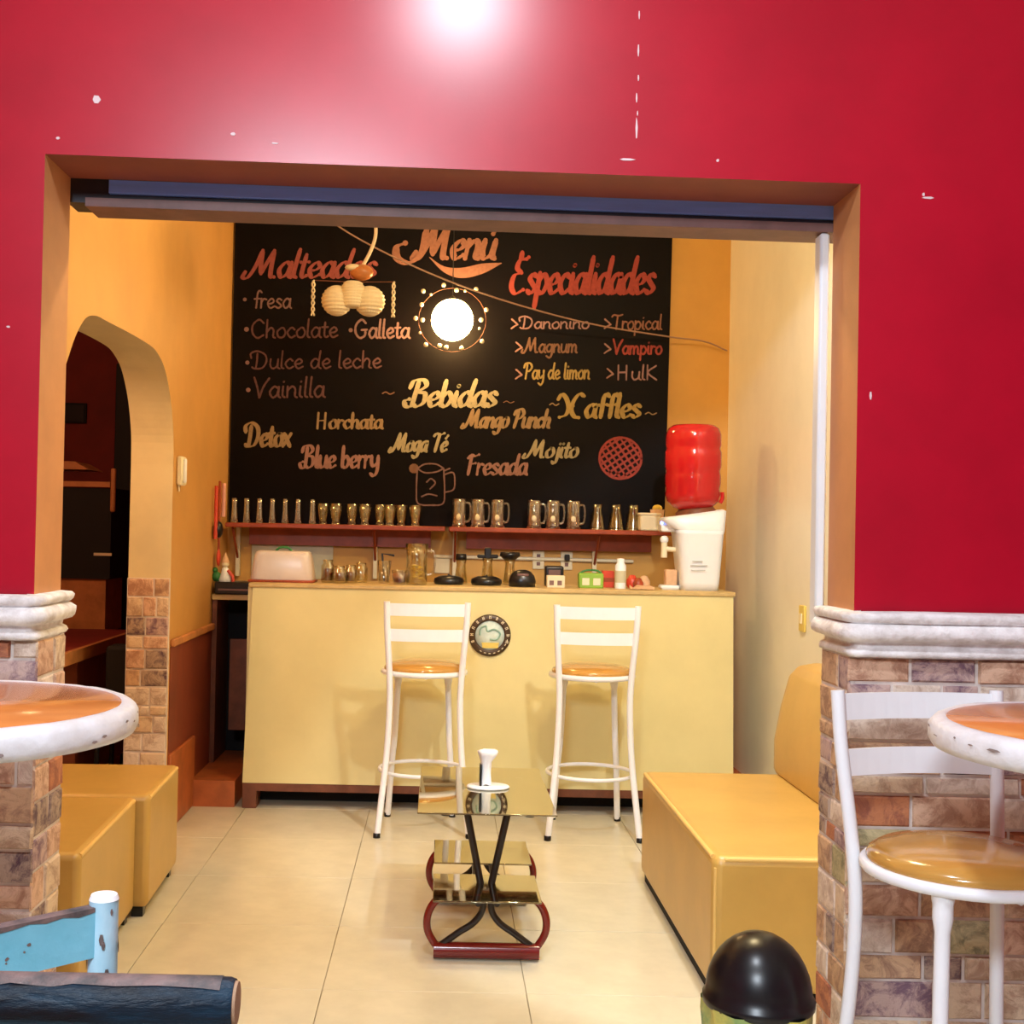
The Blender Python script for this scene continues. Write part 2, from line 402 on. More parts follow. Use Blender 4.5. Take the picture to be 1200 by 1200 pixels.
stone_face(pr_, XR-.02, 1.75, .0, Z_CAP0, lambda u, z, d: (u, D0-.012-d, z))
stone_face(pr_, D0-.02, D1, .0, Z_CAP0, lambda u, z, d: (XR-.012-d*.5, u, z), lo=.06, hi=.14)
stone_face(pl_, -1.5, XL+.02, .0, Z_CAP0, lambda u, z, d: (u, D0-.012-d, z))
stone_face(pl_, D0-.02, D1, .0, Z_CAP0, lambda u, z, d: (XL+.012+d*.5, u, z), lo=.06, hi=.14)
# the far reveal of the archway is clad below the plaster
ar = struct(MB().box((WL-.19, 5.545, 0), (WL+.0, 5.56, 1.14)), 'wall_arch', M['mortar'])
stone_face(ar, WL-.19, WL, .0, 1.14, lambda u, z, d: (u, 5.545-d*.6, z), lo=.06, hi=.13)

def cap_profile():
    # (stand-out, height) from the bottom up: thin bead, cove, fat half round, thin top bead
    p = [(0, Z_CAP0), (.030, Z_CAP0+.002), (.034, Z_CAP0+.010), (.030, Z_CAP0+.018), (.018, Z_CAP0+.024), (.020, Z_CAP0+.034)]
    for k in range(7):
        a = -pi/2+k*pi/6; p.append((.030+.024*cos(a), Z_CAP0+.058+.022*sin(a)))
    p += [(.040, Z_CAP0+.082), (.046, Z_CAP0+.088), (.048, Z_CAP0+.097), (.042, Z_CAP0+.104), (0, Z_CAP1)]
    return p
def cap(name, x_far, x_in, sgn):
    """runs along the front face, turns the corner and runs through the opening"""
    P_ = cap_profile(); mb = MB(); path = []
    nseg = 16
    for k in range(nseg): path.append((x_far+(x_in-x_far)*k/nseg, D0-.012, 0, -1))
    for k in range(4):
        a = k/3*pi/2; path.append((x_in-sgn*.012, D0-.012, sgn*sin(a), -cos(a)))
    for k in range(1, 4): path.append((x_in-sgn*.012, D0-.012+(D1-D0+.012)*k/3, sgn, 0))
    vs = []
    for (x, y, nx, ny) in path:
        for (d, z) in P_:
            jj = random.uniform(-.0022, .0022); vs.append((x+nx*(d+jj), y+ny*(d+jj), z+random.uniform(-.0012, .0012)))
    m_ = len(P_); fs = []
    for i in range(len(path)-1):
        for k in range(m_-1): fs.append((i*m_+k, (i+1)*m_+k, (i+1)*m_+k+1, i*m_+k+1))
    mb.add(vs, fs, 0, True); e = (len(path)-1)*m_
    mb.add([vs[e+k] for k in range(m_)], [tuple(range(m_))], 0)
    return struct(mb, name, M['cap'])
cap('trim_4', 2.3, XR, -1); cap('trim_5', -2.3, XL, 1)

# steel gate track under the lintel
tk = thing('gate_track', (0, 3.16, 2.2), 'long black steel track with blue sheen painted on its face, hung under the lintel', 'track')
A = at(83, 211, 3.16); B = at(978, 240, 3.16)
def beam(p0, p1, h, y0, y1, name, m):
    mb = MB(); vs = []
    for p in (p0, p1):
        for (yy, zz) in ((y0, 0), (y1, 0), (y1, -h), (y0, -h)): vs.append((p[0], yy, p[1]+zz))
    mb.add(vs, [(0, 1, 2, 3), (4, 7, 6, 5), (0, 4, 5, 1), (1, 5, 6, 2), (2, 6, 7, 3), (3, 7, 4, 0)])
    o = mb.build(name, m, tk, loc=(0, -3.16, -2.2)); return o
tz0, tz1 = 2.250, 2.221
beam((-.97, tz0+.035), (1.015, tz1+.035), .093, 3.12, 3.22, 'channel', M['beam_black'])
beam((-.86, tz0-.004), (.985, tz1-.004), .033, 3.105, 3.12, 'sheen_strip', M['steel_sheen'])  # strip coloured blue to stand in for a reflection on the track
beam((-.92, tz0-.048), (1.02, tz1-.048), .022, 3.11, 3.23, 'lip', M['beam_lip'])

# ------------------------------------------------------------ counter
YC = 6.08; ZC = 1.105
ct = thing('bar_counter', (.24, YC, 0), 'long pale yellow bar counter with plain front panel', 'counter')
O = (-.24, -YC, 0)
MB().prism([(-.96, .125), (1.445, .125), (1.43, 1.085), (-.93, 1.085)], 'Y', YC, YC+.02).build('front_panel', M['counter'], ct, loc=O)
MB().box((-.95, YC-.012, 1.083), (1.44, YC+.47, ZC), bevel=.005).build('countertop', M['counter_edge'], ct, loc=O)
MB().box((-.955, YC+.02, .125), (-.935, YC+.45, 1.083)).build('side_panel', M['counter'], ct, loc=O)
MB().box((1.41, YC+.02, .125), (1.43, YC+.45, 1.083)).build('side_panel', M['counter'], ct, loc=O)
MB().box((-.90, YC+.004, .085), (1.43, YC+.03, .125)).build('base_rail', M['brown_wood'], ct, loc=O)
for x in (-.96, 1.37): MB().box((x, YC+.003, 0), (x+.07, YC+.09, .125), bevel=.003).build('leg', M['brown_wood'], ct, loc=O)
MB().box((-.9, YC+.2, 0), (1.37, YC+.24, .12)).build('gap_shade_board', M['black_matte'], ct, loc=O)  # black board stands in for the shade in the gap below the panel
# round emblem
em = thing('round_emblem', (.238, YC-.008, .87), 'small round emblem with dark ring and pale mint centre on the counter front', 'sign')
MB().lathe([(.001, .002), (.078, .002), (.078, 0), (.001, 0)], ax='Y', n=40).build('disc', M['emblem'], em)
MB().lathe([(.072, 0), (.072, .006), (.080, .009), (.099, .007), (.103, 0)], ax='Y', n=48).build('ring', M['ring_dark'], em)
lt = MB()
for k in range(11):
    a = R(200-k*22)
    c = Vector((cos(a)*.089, -.0095, sin(a)*.089)); t = Vector((-sin(a), 0, cos(a))); r = Vector((cos(a), 0, sin(a)))
    w_ = .006 if k % 3 else .0045
    for dx, dy, hw, hh in ((-w_*.6, 0, .0016, .008), (w_*.6, 0, .0016, .008), (0, (k % 3-1)*.005, w_*.6, .0016)):
        cc = c+t*dx+r*dy; lt.add([cc-t*hw-r*hh, cc+t*hw-r*hh, cc+t*hw+r*hh, cc-t*hw+r*hh], [(0, 1, 2, 3)])
for k in range(9):
    a = R(240+k*15); c = Vector((cos(a)*.088, -.0095, sin(a)*.088)); t = Vector((-sin(a), 0, cos(a))); r = Vector((cos(a), 0, sin(a)))
    lt.add([c-t*.005-r*.002, c+t*.005-r*.002, c+t*.005+r*.002, c-t*.005+r*.002], [(0, 1, 2, 3)])
lt.build('ring_lettering', M['plate'], em)['kind'] = 'stuff'
MB().prism([(-.035, -.062), (.04, -.062), (.046, -.035), (-.04, -.035)], 'Y', -.006, -.001).build('gold_base', M['gold'], em)
MB().tube(cr([(-.05, -.004, .0), (-.045, -.004, .035), (-.02, -.004, .045), (-.012, -.004, .02), (.02, -.004, .03), (.05, -.004, .01), (.035, -.004, -.02), (.0, -.004, -.02)]), .0045, 6).build('swirl', mat('grey_green_print', (.25, .42, .34), .5), em)

# ------------------------------------------------------------ bar stools
def make_stool():
    t = thing('bar_stool', (0, 0, 0), '', 'stool')
    MB().lathe([(.001, -.008), (.17, -.008), (.184, 0), (.189, .010), (.183, .022), (.165, .033), (.12, .043), (.06, .048), (.001, .049)], (0, 0, .728), 40).build('seat', M['vinyl'], t)
    c = MB()
    c.tube([(cos(a)*.190, sin(a)*.190, .722) for a in [2*pi*k/40 for k in range(40)]], .0125, 10, closed=True)
    c.tube([(-.19, 0, .715), (.19, 0, .715)], .009, 8).tube([(0, -.19, .715), (0, .19, .715)], .009, 8)
    c.build('seat_ring', M['white_metal'], t)
    c = MB(); c.tube([(cos(a)*.20, sin(a)*.20, .27) for a in [2*pi*k/40 for k in range(40)]], .009, 8, closed=True)
    c.build('foot_ring', M['white_metal'], t)
    for s in (-1, 1):
        c = MB(); c.tube(cr([(s*.183, -.19, 1.055), (s*.178, -.178, .93), (s*.165, -.150, .74), (s*.160, -.140, .60), (s*.166, -.148, .42), (s*.178, -.165, .27), (s*.205, -.205, .012)], 5), .0145, 12)
        lg = c.build('rear_leg', M['white_metal'], t)
        MB().lathe([(.016, 0), (.0165, .02), (.014, .022)], (s*.207, -.207, 0), 12).build('foot_cap', M['black'], lg)
        c = MB(); pts = cr([(s*.118, .125, .712), (s*.120, .128, .64), (s*.130, .140, .40), (s*.140, .158, .27), (s*.155, .205, .012)], 5)
        c.tube(pts, [.021 if i < 2 else .019 if i < 5 else .0145 for i in range(len(pts))], 12)
        lg = c.build('front_leg', M['white_metal'], t)
        MB().lathe([(.016, 0), (.0165, .02), (.014, .022)], (s*.156, .207, 0), 12).build('foot_cap', M['black'], lg)
    for z0, z1, y0, hw in ((.992, 1.048, -.185, .180), (.876, .932, -.170, .172)):
        c = MB(); vs = []; N = 12
        for k in range(N+1):
            x = -hw+2*hw*k/N; b = -.030*(1-(x/hw)**2)
            for (dy, z) in ((0, z0), (0, z1), (.006, z1), (.006, z0)): vs.append((x, y0+b+dy+(z-z0)*-.08, z))
        fs = [(4*k+q, 4*k+(q+1) % 4, 4*k+4+(q+1) % 4, 4*k+4+q) for k in range(N) for q in range(4)]
        c.add(vs, fs+[(0, 1, 2, 3), (4*N+3, 4*N+2, 4*N+1, 4*N)])
        c.build('back_rail', M['white_metal'], t)
    return t
st = make_stool()
st.location = (-.075, 5.77, 0); st.rotation_euler = (0, 0, R(3)); st['label'] = 'white metal bar stool at the counter, left of the round emblem'
st['group'] = 'white bar stools'
dup(st, (.705, 5.77, 0), R(-1), 'white metal bar stool at the counter, right of the round emblem')
dup(st, (1.058, 2.49, 0), R(180+8), 'white bar stool nearest the camera, in front of the right stone pier')

# ------------------------------------------------------------ round high tables
def round_table(loc, label):
    t = thing('round_table', loc, label, 'table', 'round high tables'); zt_ = 1.05; r = .362
    rim = [(r-.032, -.002), (r-.028, .0005), (r-.018, .0), (r-.007, -.005), (r, -.015), (r+.001, -.040), (r-.006, -.052), (r-.05, -.054)]
    c = MB(); nn = 72; vs = []; fs = []
    for k in range(nn):
        a = 2*pi*k/nn
        for (rr, z) in rim:
            j = random.uniform(-.0012, .0012); vs.append(((rr+j)*cos(a), (rr+j)*sin(a), zt_+z+j*.6))
    m_ = len(rim)
    for k in range(nn):
        for i in range(m_): fs.append((k*m_+i, k*m_+(i+1) % m_, ((k+1) % nn)*m_+(i+1) % m_, ((k+1) % nn)*m_+i))
    c.add(vs, fs, 0, True); rim_ = c.build('rim', M['table_rim'], t)
    MB().lathe([(.001, 0), (r-.031, 0), (r-.030, -.003), (r-.030, -.045), (.001, -.045)], (0, 0, zt_-.001), 64).build('table_top', M['table_top'], t)
    ch = MB()
    for k in range(26):
        a = random.uniform(0, 2*pi); hw = random.uniform(.004, .016)/r; z = zt_-random.uniform(.012, .045); hh = random.uniform(.001, .004)
        p = [((r+.0022)*cos(a+q*hw), (r+.0022)*sin(a+q*hw), z+s_*hh) for q, s_ in ((-1, -.3), (0, -1), (1, -.2), (.6, .8), (-.5, 1))]
        ch.add(p, [(0, 1, 2, 3, 4)])
    ch.build('paint_chips', M['chip'], rim_)['kind'] = 'stuff'
    MB().lathe([(.032, .03), (.032, 1.0)], n=16).build('pole', M['white_metal'], t)
    MB().lathe([(.072, 0), (.072, .012), (.045, .02), (.032, .035)], n=32).build('base', M['white_metal'], t)
    return t
round_table((-.915, 2.235, 0), 'round high table with orange top and chipped white rim before the left pier')
round_table((1.268, 2.23, 0), 'round high table with orange top and chipped white rim before the right pier')

# ------------------------------------------------------------ upholstered seats
def rounded(lo, hi, b): return MB().box(lo, hi, bevel=b)
def ottoman(x0, x1, y0, y1, label, rz=0):
    cx, cy = (x0+x1)/2, (y0+y1)/2; hx, hy = (x1-x0)/2, (y1-y0)/2
    t = thing('ottoman', (cx, cy, 0), label, 'ottoman', 'mustard ottomans along the left side', rz)
    rounded((-hx, -hy, .035), (hx, hy, .43), .022).build('body', M['leather'], t)
    c = MB(); z = .418
    c.tube([(hx-.006, -hy+.02, z), (hx-.006, hy-.02, z)], .0075, 8)
    c.build('seam', M['piping'], t)
    for sx in (-1, 1):
        for sy in (-1, 1): MB().box((sx*(hx-.04)-.02, sy*(hy-.04)-.02, 0), (sx*(hx-.04)+.02, sy*(hy-.04)+.02, .04)).build('foot', M['black'], t)
    return t
ottoman(-1.60, -1.02, 4.345, 4.92, 'mustard leatherette cube ottoman farthest back, by the stone-clad arch', R(2))
ottoman(-1.62, -1.038, 3.56, 4.325, 'long mustard leatherette ottoman in the middle of the left row', R(2))
ottoman(-1.68, -1.09, 3.19, 3.545, 'mustard leatherette ottoman nearest, half hidden behind the left pier')

bn = thing('bench_seat', (1.2, 4.3, 0), 'mustard leatherette bench with sloping backrest along the right wall', 'bench')
O = (-1.2, -4.3, 0)
rounded((.815, 3.66, .03), (1.595, 4.97, .435), .028).build('seat', M['leather'], bn, loc=O)
c = MB(); c.tube([(.823, 3.70, .425), (.823, 4.94, .425)], .008, 8); c.tube([(.85, 3.668, .425), (1.57, 3.668, .425)], .008, 8); c.tube([(.823, 3.668, .40), (.823, 3.668, .06)], .005, 8)
c.build('seam', M['piping'], bn, loc=O)
c = MB(); pf_ = [(1.345, .436), (1.60-.006, .436), (1.60-.006, .875), (1.50, .88), (1.44, .868), (1.405, .83), (1.37, .70), (1.345, .56)]
for (x, z) in []: pass
secs = []; ys = [3.70, 3.715, 3.75, 4.3, 4.95, 5.0, 5.02]; sc = [.90, .97, 1, 1, 1, .97, .90]
vs = []; cxz = (1.50, .65)
for y, s_ in zip(ys, sc):
    for (x, z) in pf_: vs.append((min(cxz[0]+(x-cxz[0])*s_, 1.594), y, max(cxz[1]+(z-cxz[1])*s_, .436)))
m_ = len(pf_); fs = [(i*m_+k, i*m_+(k+1) % m_, (i+1)*m_+(k+1) % m_, (i+1)*m_+k) for i in range(len(ys)-1) for k in range(m_)]
c.add(vs, fs+[tuple(range(m_)), tuple(range((len(ys)-1)*m_, len(ys)*m_))], 0, False)
o = c.build('backrest', M['leather'], bn, loc=O)
bv = o.modifiers.new('soft', 'BEVEL'); bv.width = .02; bv.segments = 3; bv.limit_method = 'ANGLE'; bv.angle_limit = R(25)
for p in o.data.polygons: p.use_smooth = True
MB().box((.83, 3.69, 0), (1.59, 4.95, .035)).build('plinth', M['black_matte'], bn, loc=O)

# ------------------------------------------------------------ glass coffee table
X0 = .165
tb = thing('coffee_table', (X0, 4.3, 0), 'smoked glass coffee table on curved maroon and black steel tubes', 'table')
def pane(name, x0, x1, y0, y1, z, extra=None):
    return MB().box((x0, y0, z-.006), (x1, y1, z), bevel=.002).build(name, M['smoked'], tb, loc=(0, 0, 0))
pane('glass_top', -.232, .228, -.235, .56, .455)
pane('glass_shelf', -.175, .170, -.38, -.07, .212); pane('glass_shelf', -.175, .170, .07, .39, .212)
for y in (-.29, .30):
    MB().tube([(-.17, y, .028), (.17, y, .028)], .026, 16).build('base_bar', M['maroon_metal'], tb)
    for s in (-1, 1):
        MB().tube(cr([(s*.02, y, .197), (s*.12, y, .198), (s*.165, y, .185), (s*.190, y, .14), (s*.190, y, .09), (s*.165, y, .045), (s*.15, y, .03)], 5), .0125, 10).build('side_hoop', M['maroon_metal'], tb)
        MB().tube(cr([(s*.012, y, .185), (s*.018, y, .150), (s*.045, y, .115), (s*.09, y, .085), (s*.145, y, .045)], 5), .011, 10).build('cross_tube', M['black_metal'], tb)
        if y < 0: MB().tube([(s*.014, -.17, .19), (s*.068, -.17, .448)], .0125, 10).build('upright_tube', M['black_metal'], tb)
        MB().lathe([(.016, 0), (.016, .010)], (s*.15, y, .445) if False else (s*.14, y+.1, .439), 14).build('glass_pad', M['black'], tb)
for s in (-1, 1): MB().tube([(s*.03, -.33, .19), (s*.03, .34, .19)], .010, 8).build('floor_rail', M['black_metal'], tb)
# napkin holder
nh = thing('napkin_holder', tuple(at(572, 921, 4.48)[:2])+(.455,), 'white oval napkin holder with folded napkins on the glass table', 'napkin holder')
MB().lathe([(.001, 0), (.072, 0), (.078, .004), (.074, .009), (.001, .008)], n=32, sy=.75).build('base', M['white'], nh)
MB().box((-.032, -.020, .008), (-.024, .020, .085), bevel=.002).build('clip', M['black'], nh)
c = MB(); vs = []; prof_ = [(.008, .021), (.05, .017), (.09, .019), (.112, .030), (.126, .034), (.132, .022)]
for z, r_ in prof_:
    for k in range(14):
        a = 2*pi*k/14; q = r_*(1+(.18 if k % 2 else -.12)*(z/.13)); vs.append((-.008+q*cos(a)+(.012 if z > .1 else 0)*.5, q*sin(a)*.7, z+(.006 if k % 3 else 0)))
c.add(vs, [(i*14+k, i*14+(k+1) % 14, (i+1)*14+(k+1) % 14, (i+1)*14+k) for i in range(5) for k in range(14)]+[tuple(range(70, 84))], 0, True)
c.build('napkins', M['paper'], nh)

# ------------------------------------------------------------ swing-lid bin
bi = thing('waste_bin', (.718, 2.755, 0), 'waste bin with black domed swing lid and yellow-green bag', 'bin')
MB().lathe([(.085, 0), (.090, .01), (.108, .34), (.110, .352)], n=32).build('body', M['black'], bi)
c = MB(); vs = []; zs = [.06, .14, .22, .29, .33, .352]; nb = 40
for i, z in enumerate(zs):
    for k in range(nb):
        a = 2*pi*k/nb; r_ = .100+.021*z/.35+.006*sin(5*a+z*20)+.004*sin(11*a+z*37); vs.append((r_*cos(a), r_*sin(a), z))
c.add(vs, [(i*nb+k, i*nb+(k+1) % nb, (i+1)*nb+(k+1) % nb, (i+1)*nb+k) for i in range(len(zs)-1) for k in range(nb)], 0, True)
c.build('bag', M['bin_bag'], bi)
lid_ = MB().lathe([(.118, .345), (.122, .350), (.122, .365), (.116, .370)]+[(.116*cos(a), .370+.135*sin(a)) for a in [R(k*10) for k in range(1, 9)]]+[(.001, .505)], n=40).build('lid', M['black'], bi)
c = MB(); c.tube([(.1185*cos(a)*.86, -.03-.012*cos(a), .372+.128*sin(a)*.94) for a in [R(20+k*10) for k in range(15)]], .0022, 6); c.build('flap_seam', M['black_matte'], lid_)

# ------------------------------------------------------------ rustic chairs at the lower left
def cyl(p, q, r, n=16): return MB().tube([p, q], r, n)
rc = thing('rustic_chair', (-.347, 1.3, -.006), 'chipped light-blue wooden chair behind the dark chair rail', 'chair')
d = Vector((-.085, -.080, 0)).normalized(); L_ = .35; ang = math.atan2(d.y, d.x); bk = Vector((d.y, -d.x, 0))    # towards the seat side
def rp(u, b, z): return tuple(d*u+bk*b+Vector((0, 0, z)))
for u in (0, L_):
    po_ = MB().tube([rp(u, 0, 0), rp(u, 0, .50), rp(u, 0, .994)], [.016, .0165, .0150], 20).build('post', M['blue_pale'], rc)
    MB().tube([rp(u, 0, .9935), rp(u, 0, .9985)], [.0155, .0135], 20).build('post_end', M['paper'], po_)
    cyl(rp(u, .36, 0), rp(u, .36, .45), .016).build('leg', M['blue_pale'], rc)
def slat(z0, z1):
    c = MB(); th = .007; vs = [rp(u, b, z) for u in (.012, L_-.012) for b in (-th, th) for z in (z0, z1)]
    c.add(vs, [(0, 1, 3, 2), (4, 6, 7, 5), (0, 4, 5, 1), (2, 3, 7, 6), (0, 2, 6, 4), (1, 5, 7, 3)]); sl_ = c.build('back_slat', M['blue_paint'], rc)
    c = MB(); vs = []; N = 18
    for k in range(N+1):
        u = .014+(L_-.03)*k/N; vs += [rp(u, -th-.0008, z1+.0006), rp(u, -th-.0008, z1-random.uniform(.0015, .007)), rp(u, th, z1+.0006)]
    c.add(vs, [(3*k, 3*k+1, 3*k+4, 3*k+3) for k in range(N)]+[(3*k, 3*k+3, 3*k+5, 3*k+2) for k in range(N)]); c.build('worn_edge', M['worn_wood'], sl_)
slat(.937, .988); slat(.70, .75)
c = MB()
for k in range(14):
    u, z, q = random.uniform(.03, L_-.03), random.uniform(.942, .975), random.uniform(.001, .0035)
    c.add([rp(u+q*cos(a)*random.uniform(.6, 1.3), -.0076, z+q*sin(a)*random.uniform(.6, 1.3)) for a in [j*pi/3 for j in range(6)]], [tuple(range(6))])
c.build('dark_chips', M['worn_wood'], rc)['kind'] = 'stuff'
c = MB()
for k in range(16):
    a0, z, q = random.uniform(0, 2*pi), random.uniform(.90, .985), random.uniform(.08, .22)
    c.add([tuple(Vector(rp(0, 0, z+q*.035*sin(a)))+Vector((cos(a0+q*cos(a)*.8), sin(a0+q*cos(a)*.8), 0))*.0166) for a in [j*pi/3 for j in range(6)]], [tuple(range(6))])
c.build('dark_chips', M['worn_wood'], rc)['kind'] = 'stuff'
c = MB(); vs = [rp(u, b, z) for u in (-.015, L_+.015) for b in (-.015, .38) for z in (.45, .475)]
c.add(vs, [(0, 1, 3, 2), (4, 6, 7, 5), (0, 4, 5, 1), (2, 3, 7, 6), (0, 2, 6, 4), (1, 5, 7, 3)]); c.build('seat', M['blue_paint'], rc)
for b in (0, .36): cyl(rp(0, b, .2), rp(L_, b, .2), .01, 10).build('stretcher', M['blue_pale'], rc)

dc = thing('log_chair', (-.392, 1.0, 0), 'dark chair with thick round top rail in worn black and blue paint', 'chair')
rail_ = MB().tube([(-.28, 0, .997), (.10, 0, .997), (.228, 0, .997), (.232, 0, .997)], [.0200, .0202, .0200, .0185], 24).build('top_rail', M['dark_log'], dc)
MB().tube([(.2318, 0, .997), (.2345, 0, .997)], [.0172, .0165], 24).build('rail_end', M['end_grain'], dc)
c = MB(); vs = []; N = 30
for k in range(N+1):
    x = -.278+.500*k/N
    for a in (52, 68, 88, 108, 122):
        a_ = R(a+random.uniform(-7, 7) if a in (52, 122) else a); vs.append((x, -.0207*cos(a_), .997+.0207*sin(a_)))
c.add(vs, [(5*k+i, 5*k+i+1, 5*k+5+i+1, 5*k+5+i) for k in range(N) for i in range(4)], 0, True); c.build('worn_top', M['worn_wood'], rail_)
for x in (-.24, .222):
    MB().tube([(x, .012, 0), (x, .012, .965)], .014, 14).build('post', M['black_matte'], dc)
    MB().tube([(x, -.35, 0), (x, -.35, .44)], .015, 14).build('leg', M['black_matte'], dc)
MB().tube([(.218, .004, .972), (.236, .004, .955), (.238, .004, .93)], .007, 10).build('peg', M['end_grain'], dc)
MB().box((-.24, 0, .925), (.22, .018, .955), bevel=.003).build('back_slat', M['blue_paint'], dc)
MB().box((-.25, -.37, .44), (.24, .02, .465), bevel=.005).build('seat', M['worn_wood'], dc)

# ------------------------------------------------------------ menu board
YB = 6.965
def b2(px, py): p = at(px, py, YB); return p.x, p.z
bd = thing('menu_board', (.04, YB, 2.2), 'large black menu board with coloured hand lettering', 'menu board')
OB = (-.04, -YB, -2.2)
MB().prism([(-1.21, 1.402), (1.243, 1.402), (1.262, 3.27), (-1.21, 3.27)], 'Y', YB, YB+.03).build('panel', M['board'], bd, loc=OB)

G = {}   # pen strokes of each letter: x-height 1, capitals 1.8, and the advance width
def g(ch, adv, *st): G[ch] = (adv, st)
g('a', 1.0, [(.75, .85), (.4, 1), (.06, .5), (.3, 0), (.65, .25), (.78, .8)], [(.8, 1), (.78, .2), (.95, 0)])
g('b', .95, [(.12, 1.8), (.1, .8), (.1, .05)], [(.1, .6), (.45, 1), (.8, .55), (.5, 0), (.1, .12)])
g('c', .85, [(.72, .8), (.42, 1), (.06, .5), (.38, 0), (.78, .2)])
g('d', 1.05, [(.75, .85), (.4, 1), (.06, .5), (.3, 0), (.65, .25), (.78, .7)], [(.9, 1.85), (.8, 1), (.78, .2), (.98, 0)])
g('e', .9, [(.1, .45), (.5, .5), (.72, .75), (.45, 1), (.08, .55), (.35, 0), (.82, .2)])
g('f', .75, [(.8, 1.65), (.55, 1.85), (.36, 1.5), (.33, .5), (.3, 0)], [(.05, .95), (.68, 1.0)])
g('F', 1.1, [(.35, 1.8), (.3, .9), (.22, 0)], [(.0, 1.5), (.3, 1.8), (.7, 1.7), (1.1, 1.85)], [(.25, .95), (.6, 1.0), (.85, 1.05)])
g('g', 1.0, [(.75, .85), (.4, 1), (.06, .55), (.3, .08), (.65, .25), (.78, .8)], [(.8, 1), (.8, -.25), (.5, -.65), (.1, -.45)])
g('h', 1.0, [(.12, 1.8), (.1, .8), (.1, 0)], [(.1, .55), (.45, 1), (.72, .75), (.7, .15), (.9, 0)])
g('i', .45, [(.15, 1), (.13, .2), (.32, 0)], [(.17, 1.4), (.2, 1.45)])
g('j', .55, [(.35, 1), (.35, -.3), (.15, -.65), (-.1, -.45)], [(.36, 1.4), (.39, 1.45)])
g('l', .42, [(.17, 1.85), (.12, .9), (.12, .15), (.32, 0)])
g('m', 1.4, [(.08, 1), (.08, 0)], [(.08, .6), (.35, 1), (.55, .75), (.55, 0)], [(.55, .6), (.85, 1), (1.08, .75), (1.08, .15), (1.25, 0)])
g('n', 1.0, [(.08, 1), (.08, 0)], [(.08, .6), (.45, 1), (.72, .75), (.72, .15), (.9, 0)])
g('o', .95, [(.45, 1), (.08, .6), (.2, .08), (.6, .05), (.82, .5), (.65, .95), (.42, 1)])
g('p', .95, [(.1, 1.05), (.08, .2), (.05, -.75)], [(.1, .6), (.45, 1), (.8, .55), (.5, 0), (.1, .15)])
g('r', .7, [(.08, 1), (.08, 0)], [(.08, .55), (.3, .95), (.62, .9)])
g('s', .8, [(.65, .85), (.35, 1), (.15, .75), (.4, .5), (.65, .25), (.35, 0), (.05, .15)])
g('t', .65, [(.28, 1.5), (.24, .3), (.4, 0), (.6, .12)], [(.0, 1.0), (.55, 1.03)])
g('u', 1.0, [(.1, 1), (.08, .35), (.3, 0), (.65, .2), (.76, .6)], [(.78, 1), (.76, .2), (.95, 0)])
g('x', .9, [(.05, 1), (.4, .5), (.78, 0)], [(.78, 1), (.4, .5), (.02, 0)])
g('y', .95, [(.08, 1), (.1, .4), (.35, .1), (.7, .4)], [(.8, 1), (.78, -.2), (.45, -.7), (.05, -.5)])
g('\u00e9', .9, [(.1, .45), (.5, .5), (.72, .75), (.45, 1), (.08, .55), (.35, 0), (.82, .2)], [(.4, 1.3), (.6, 1.6)])
g('\u00fa', 1.0, [(.1, 1), (.08, .35), (.3, 0), (.65, .2), (.76, .6)], [(.78, 1), (.76, .2), (.95, 0)], [(.5, 1.35), (.75, 1.8)])
g('k', 1.0, [(.1, 1.8), (.1, 0)], [(.8, 1.7), (.15, .85), (.45, .6), (.85, 0)])
g('M', 1.9, [(-.35, .35), (-.45, .0), (-.1, -.02), (.25, .7), (.5, 1.8)], [(.5, 1.8), (.6, .9), (.75, .25)], [(.75, .25), (1.0, 1.0), (1.3, 1.8)], [(1.3, 1.8), (1.35, .8), (1.45, .1), (1.7, .05)])
g('N', 1.9, *G['M'][1])
g('D', 1.55, [(.4, 1.6), (.38, .8), (.3, .05)], [(-.15, 1.1), (-.2, 1.6), (.4, 1.85), (1.1, 1.5), (1.25, .8), (.9, .1), (.2, 0), (-.05, .15)])
g('B', 1.45, [(.45, 1.75), (.4, .9), (.3, .05), (-.1, .0), (-.25, .35), (.05, .5)], [(-.1, 1.3), (.1, 1.8), (.8, 1.85), (1.05, 1.45), (.5, 1.0)], [(.5, 1.0), (1.1, .9), (1.15, .3), (.75, 0), (.4, .12)])
g('E', 1.3, [(.45, 2.1), (.5, 1.75), (1.05, 1.85)], [(.9, 1.75), (.4, 1.7), (.25, 1.3), (.65, 1.05)], [(.65, 1.05), (.1, .9), (.0, .35), (.4, 0), (1.0, .2)])
g('H', 1.5, [(.2, 1.8), (.2, 0)], [(1.0, 1.8), (1.0, 0)], [(.2, .9), (1.0, .95)])
g('T', 1.3, [(-.05, 1.55), (.2, 1.8), (.8, 1.7), (1.3, 1.85)], [(.7, 1.75), (.62, .9), (.55, 0)])
g('P', 1.3, [(.4, 1.75), (.35, .9), (.25, 0)], [(-.1, 1.3), (.1, 1.75), (.8, 1.85), (1.15, 1.4), (.8, .95), (.4, .9)])
g('V', 1.3, [(.0, 1.85), (.3, .9), (.5, 0)], [(.5, 0), (.8, 1.0), (1.25, 1.8)])
g('C', 1.35, [(1.15, 1.5), (.7, 1.85), (.15, 1.3), (.15, .5), (.6, 0), (1.15, .3)])
g('G', 1.5, [(1.15, 1.5), (.7, 1.85), (.15, 1.3), (.15, .5), (.6, 0), (1.1, .25), (1.15, .8)], [(.75, .8), (1.3, .85)])
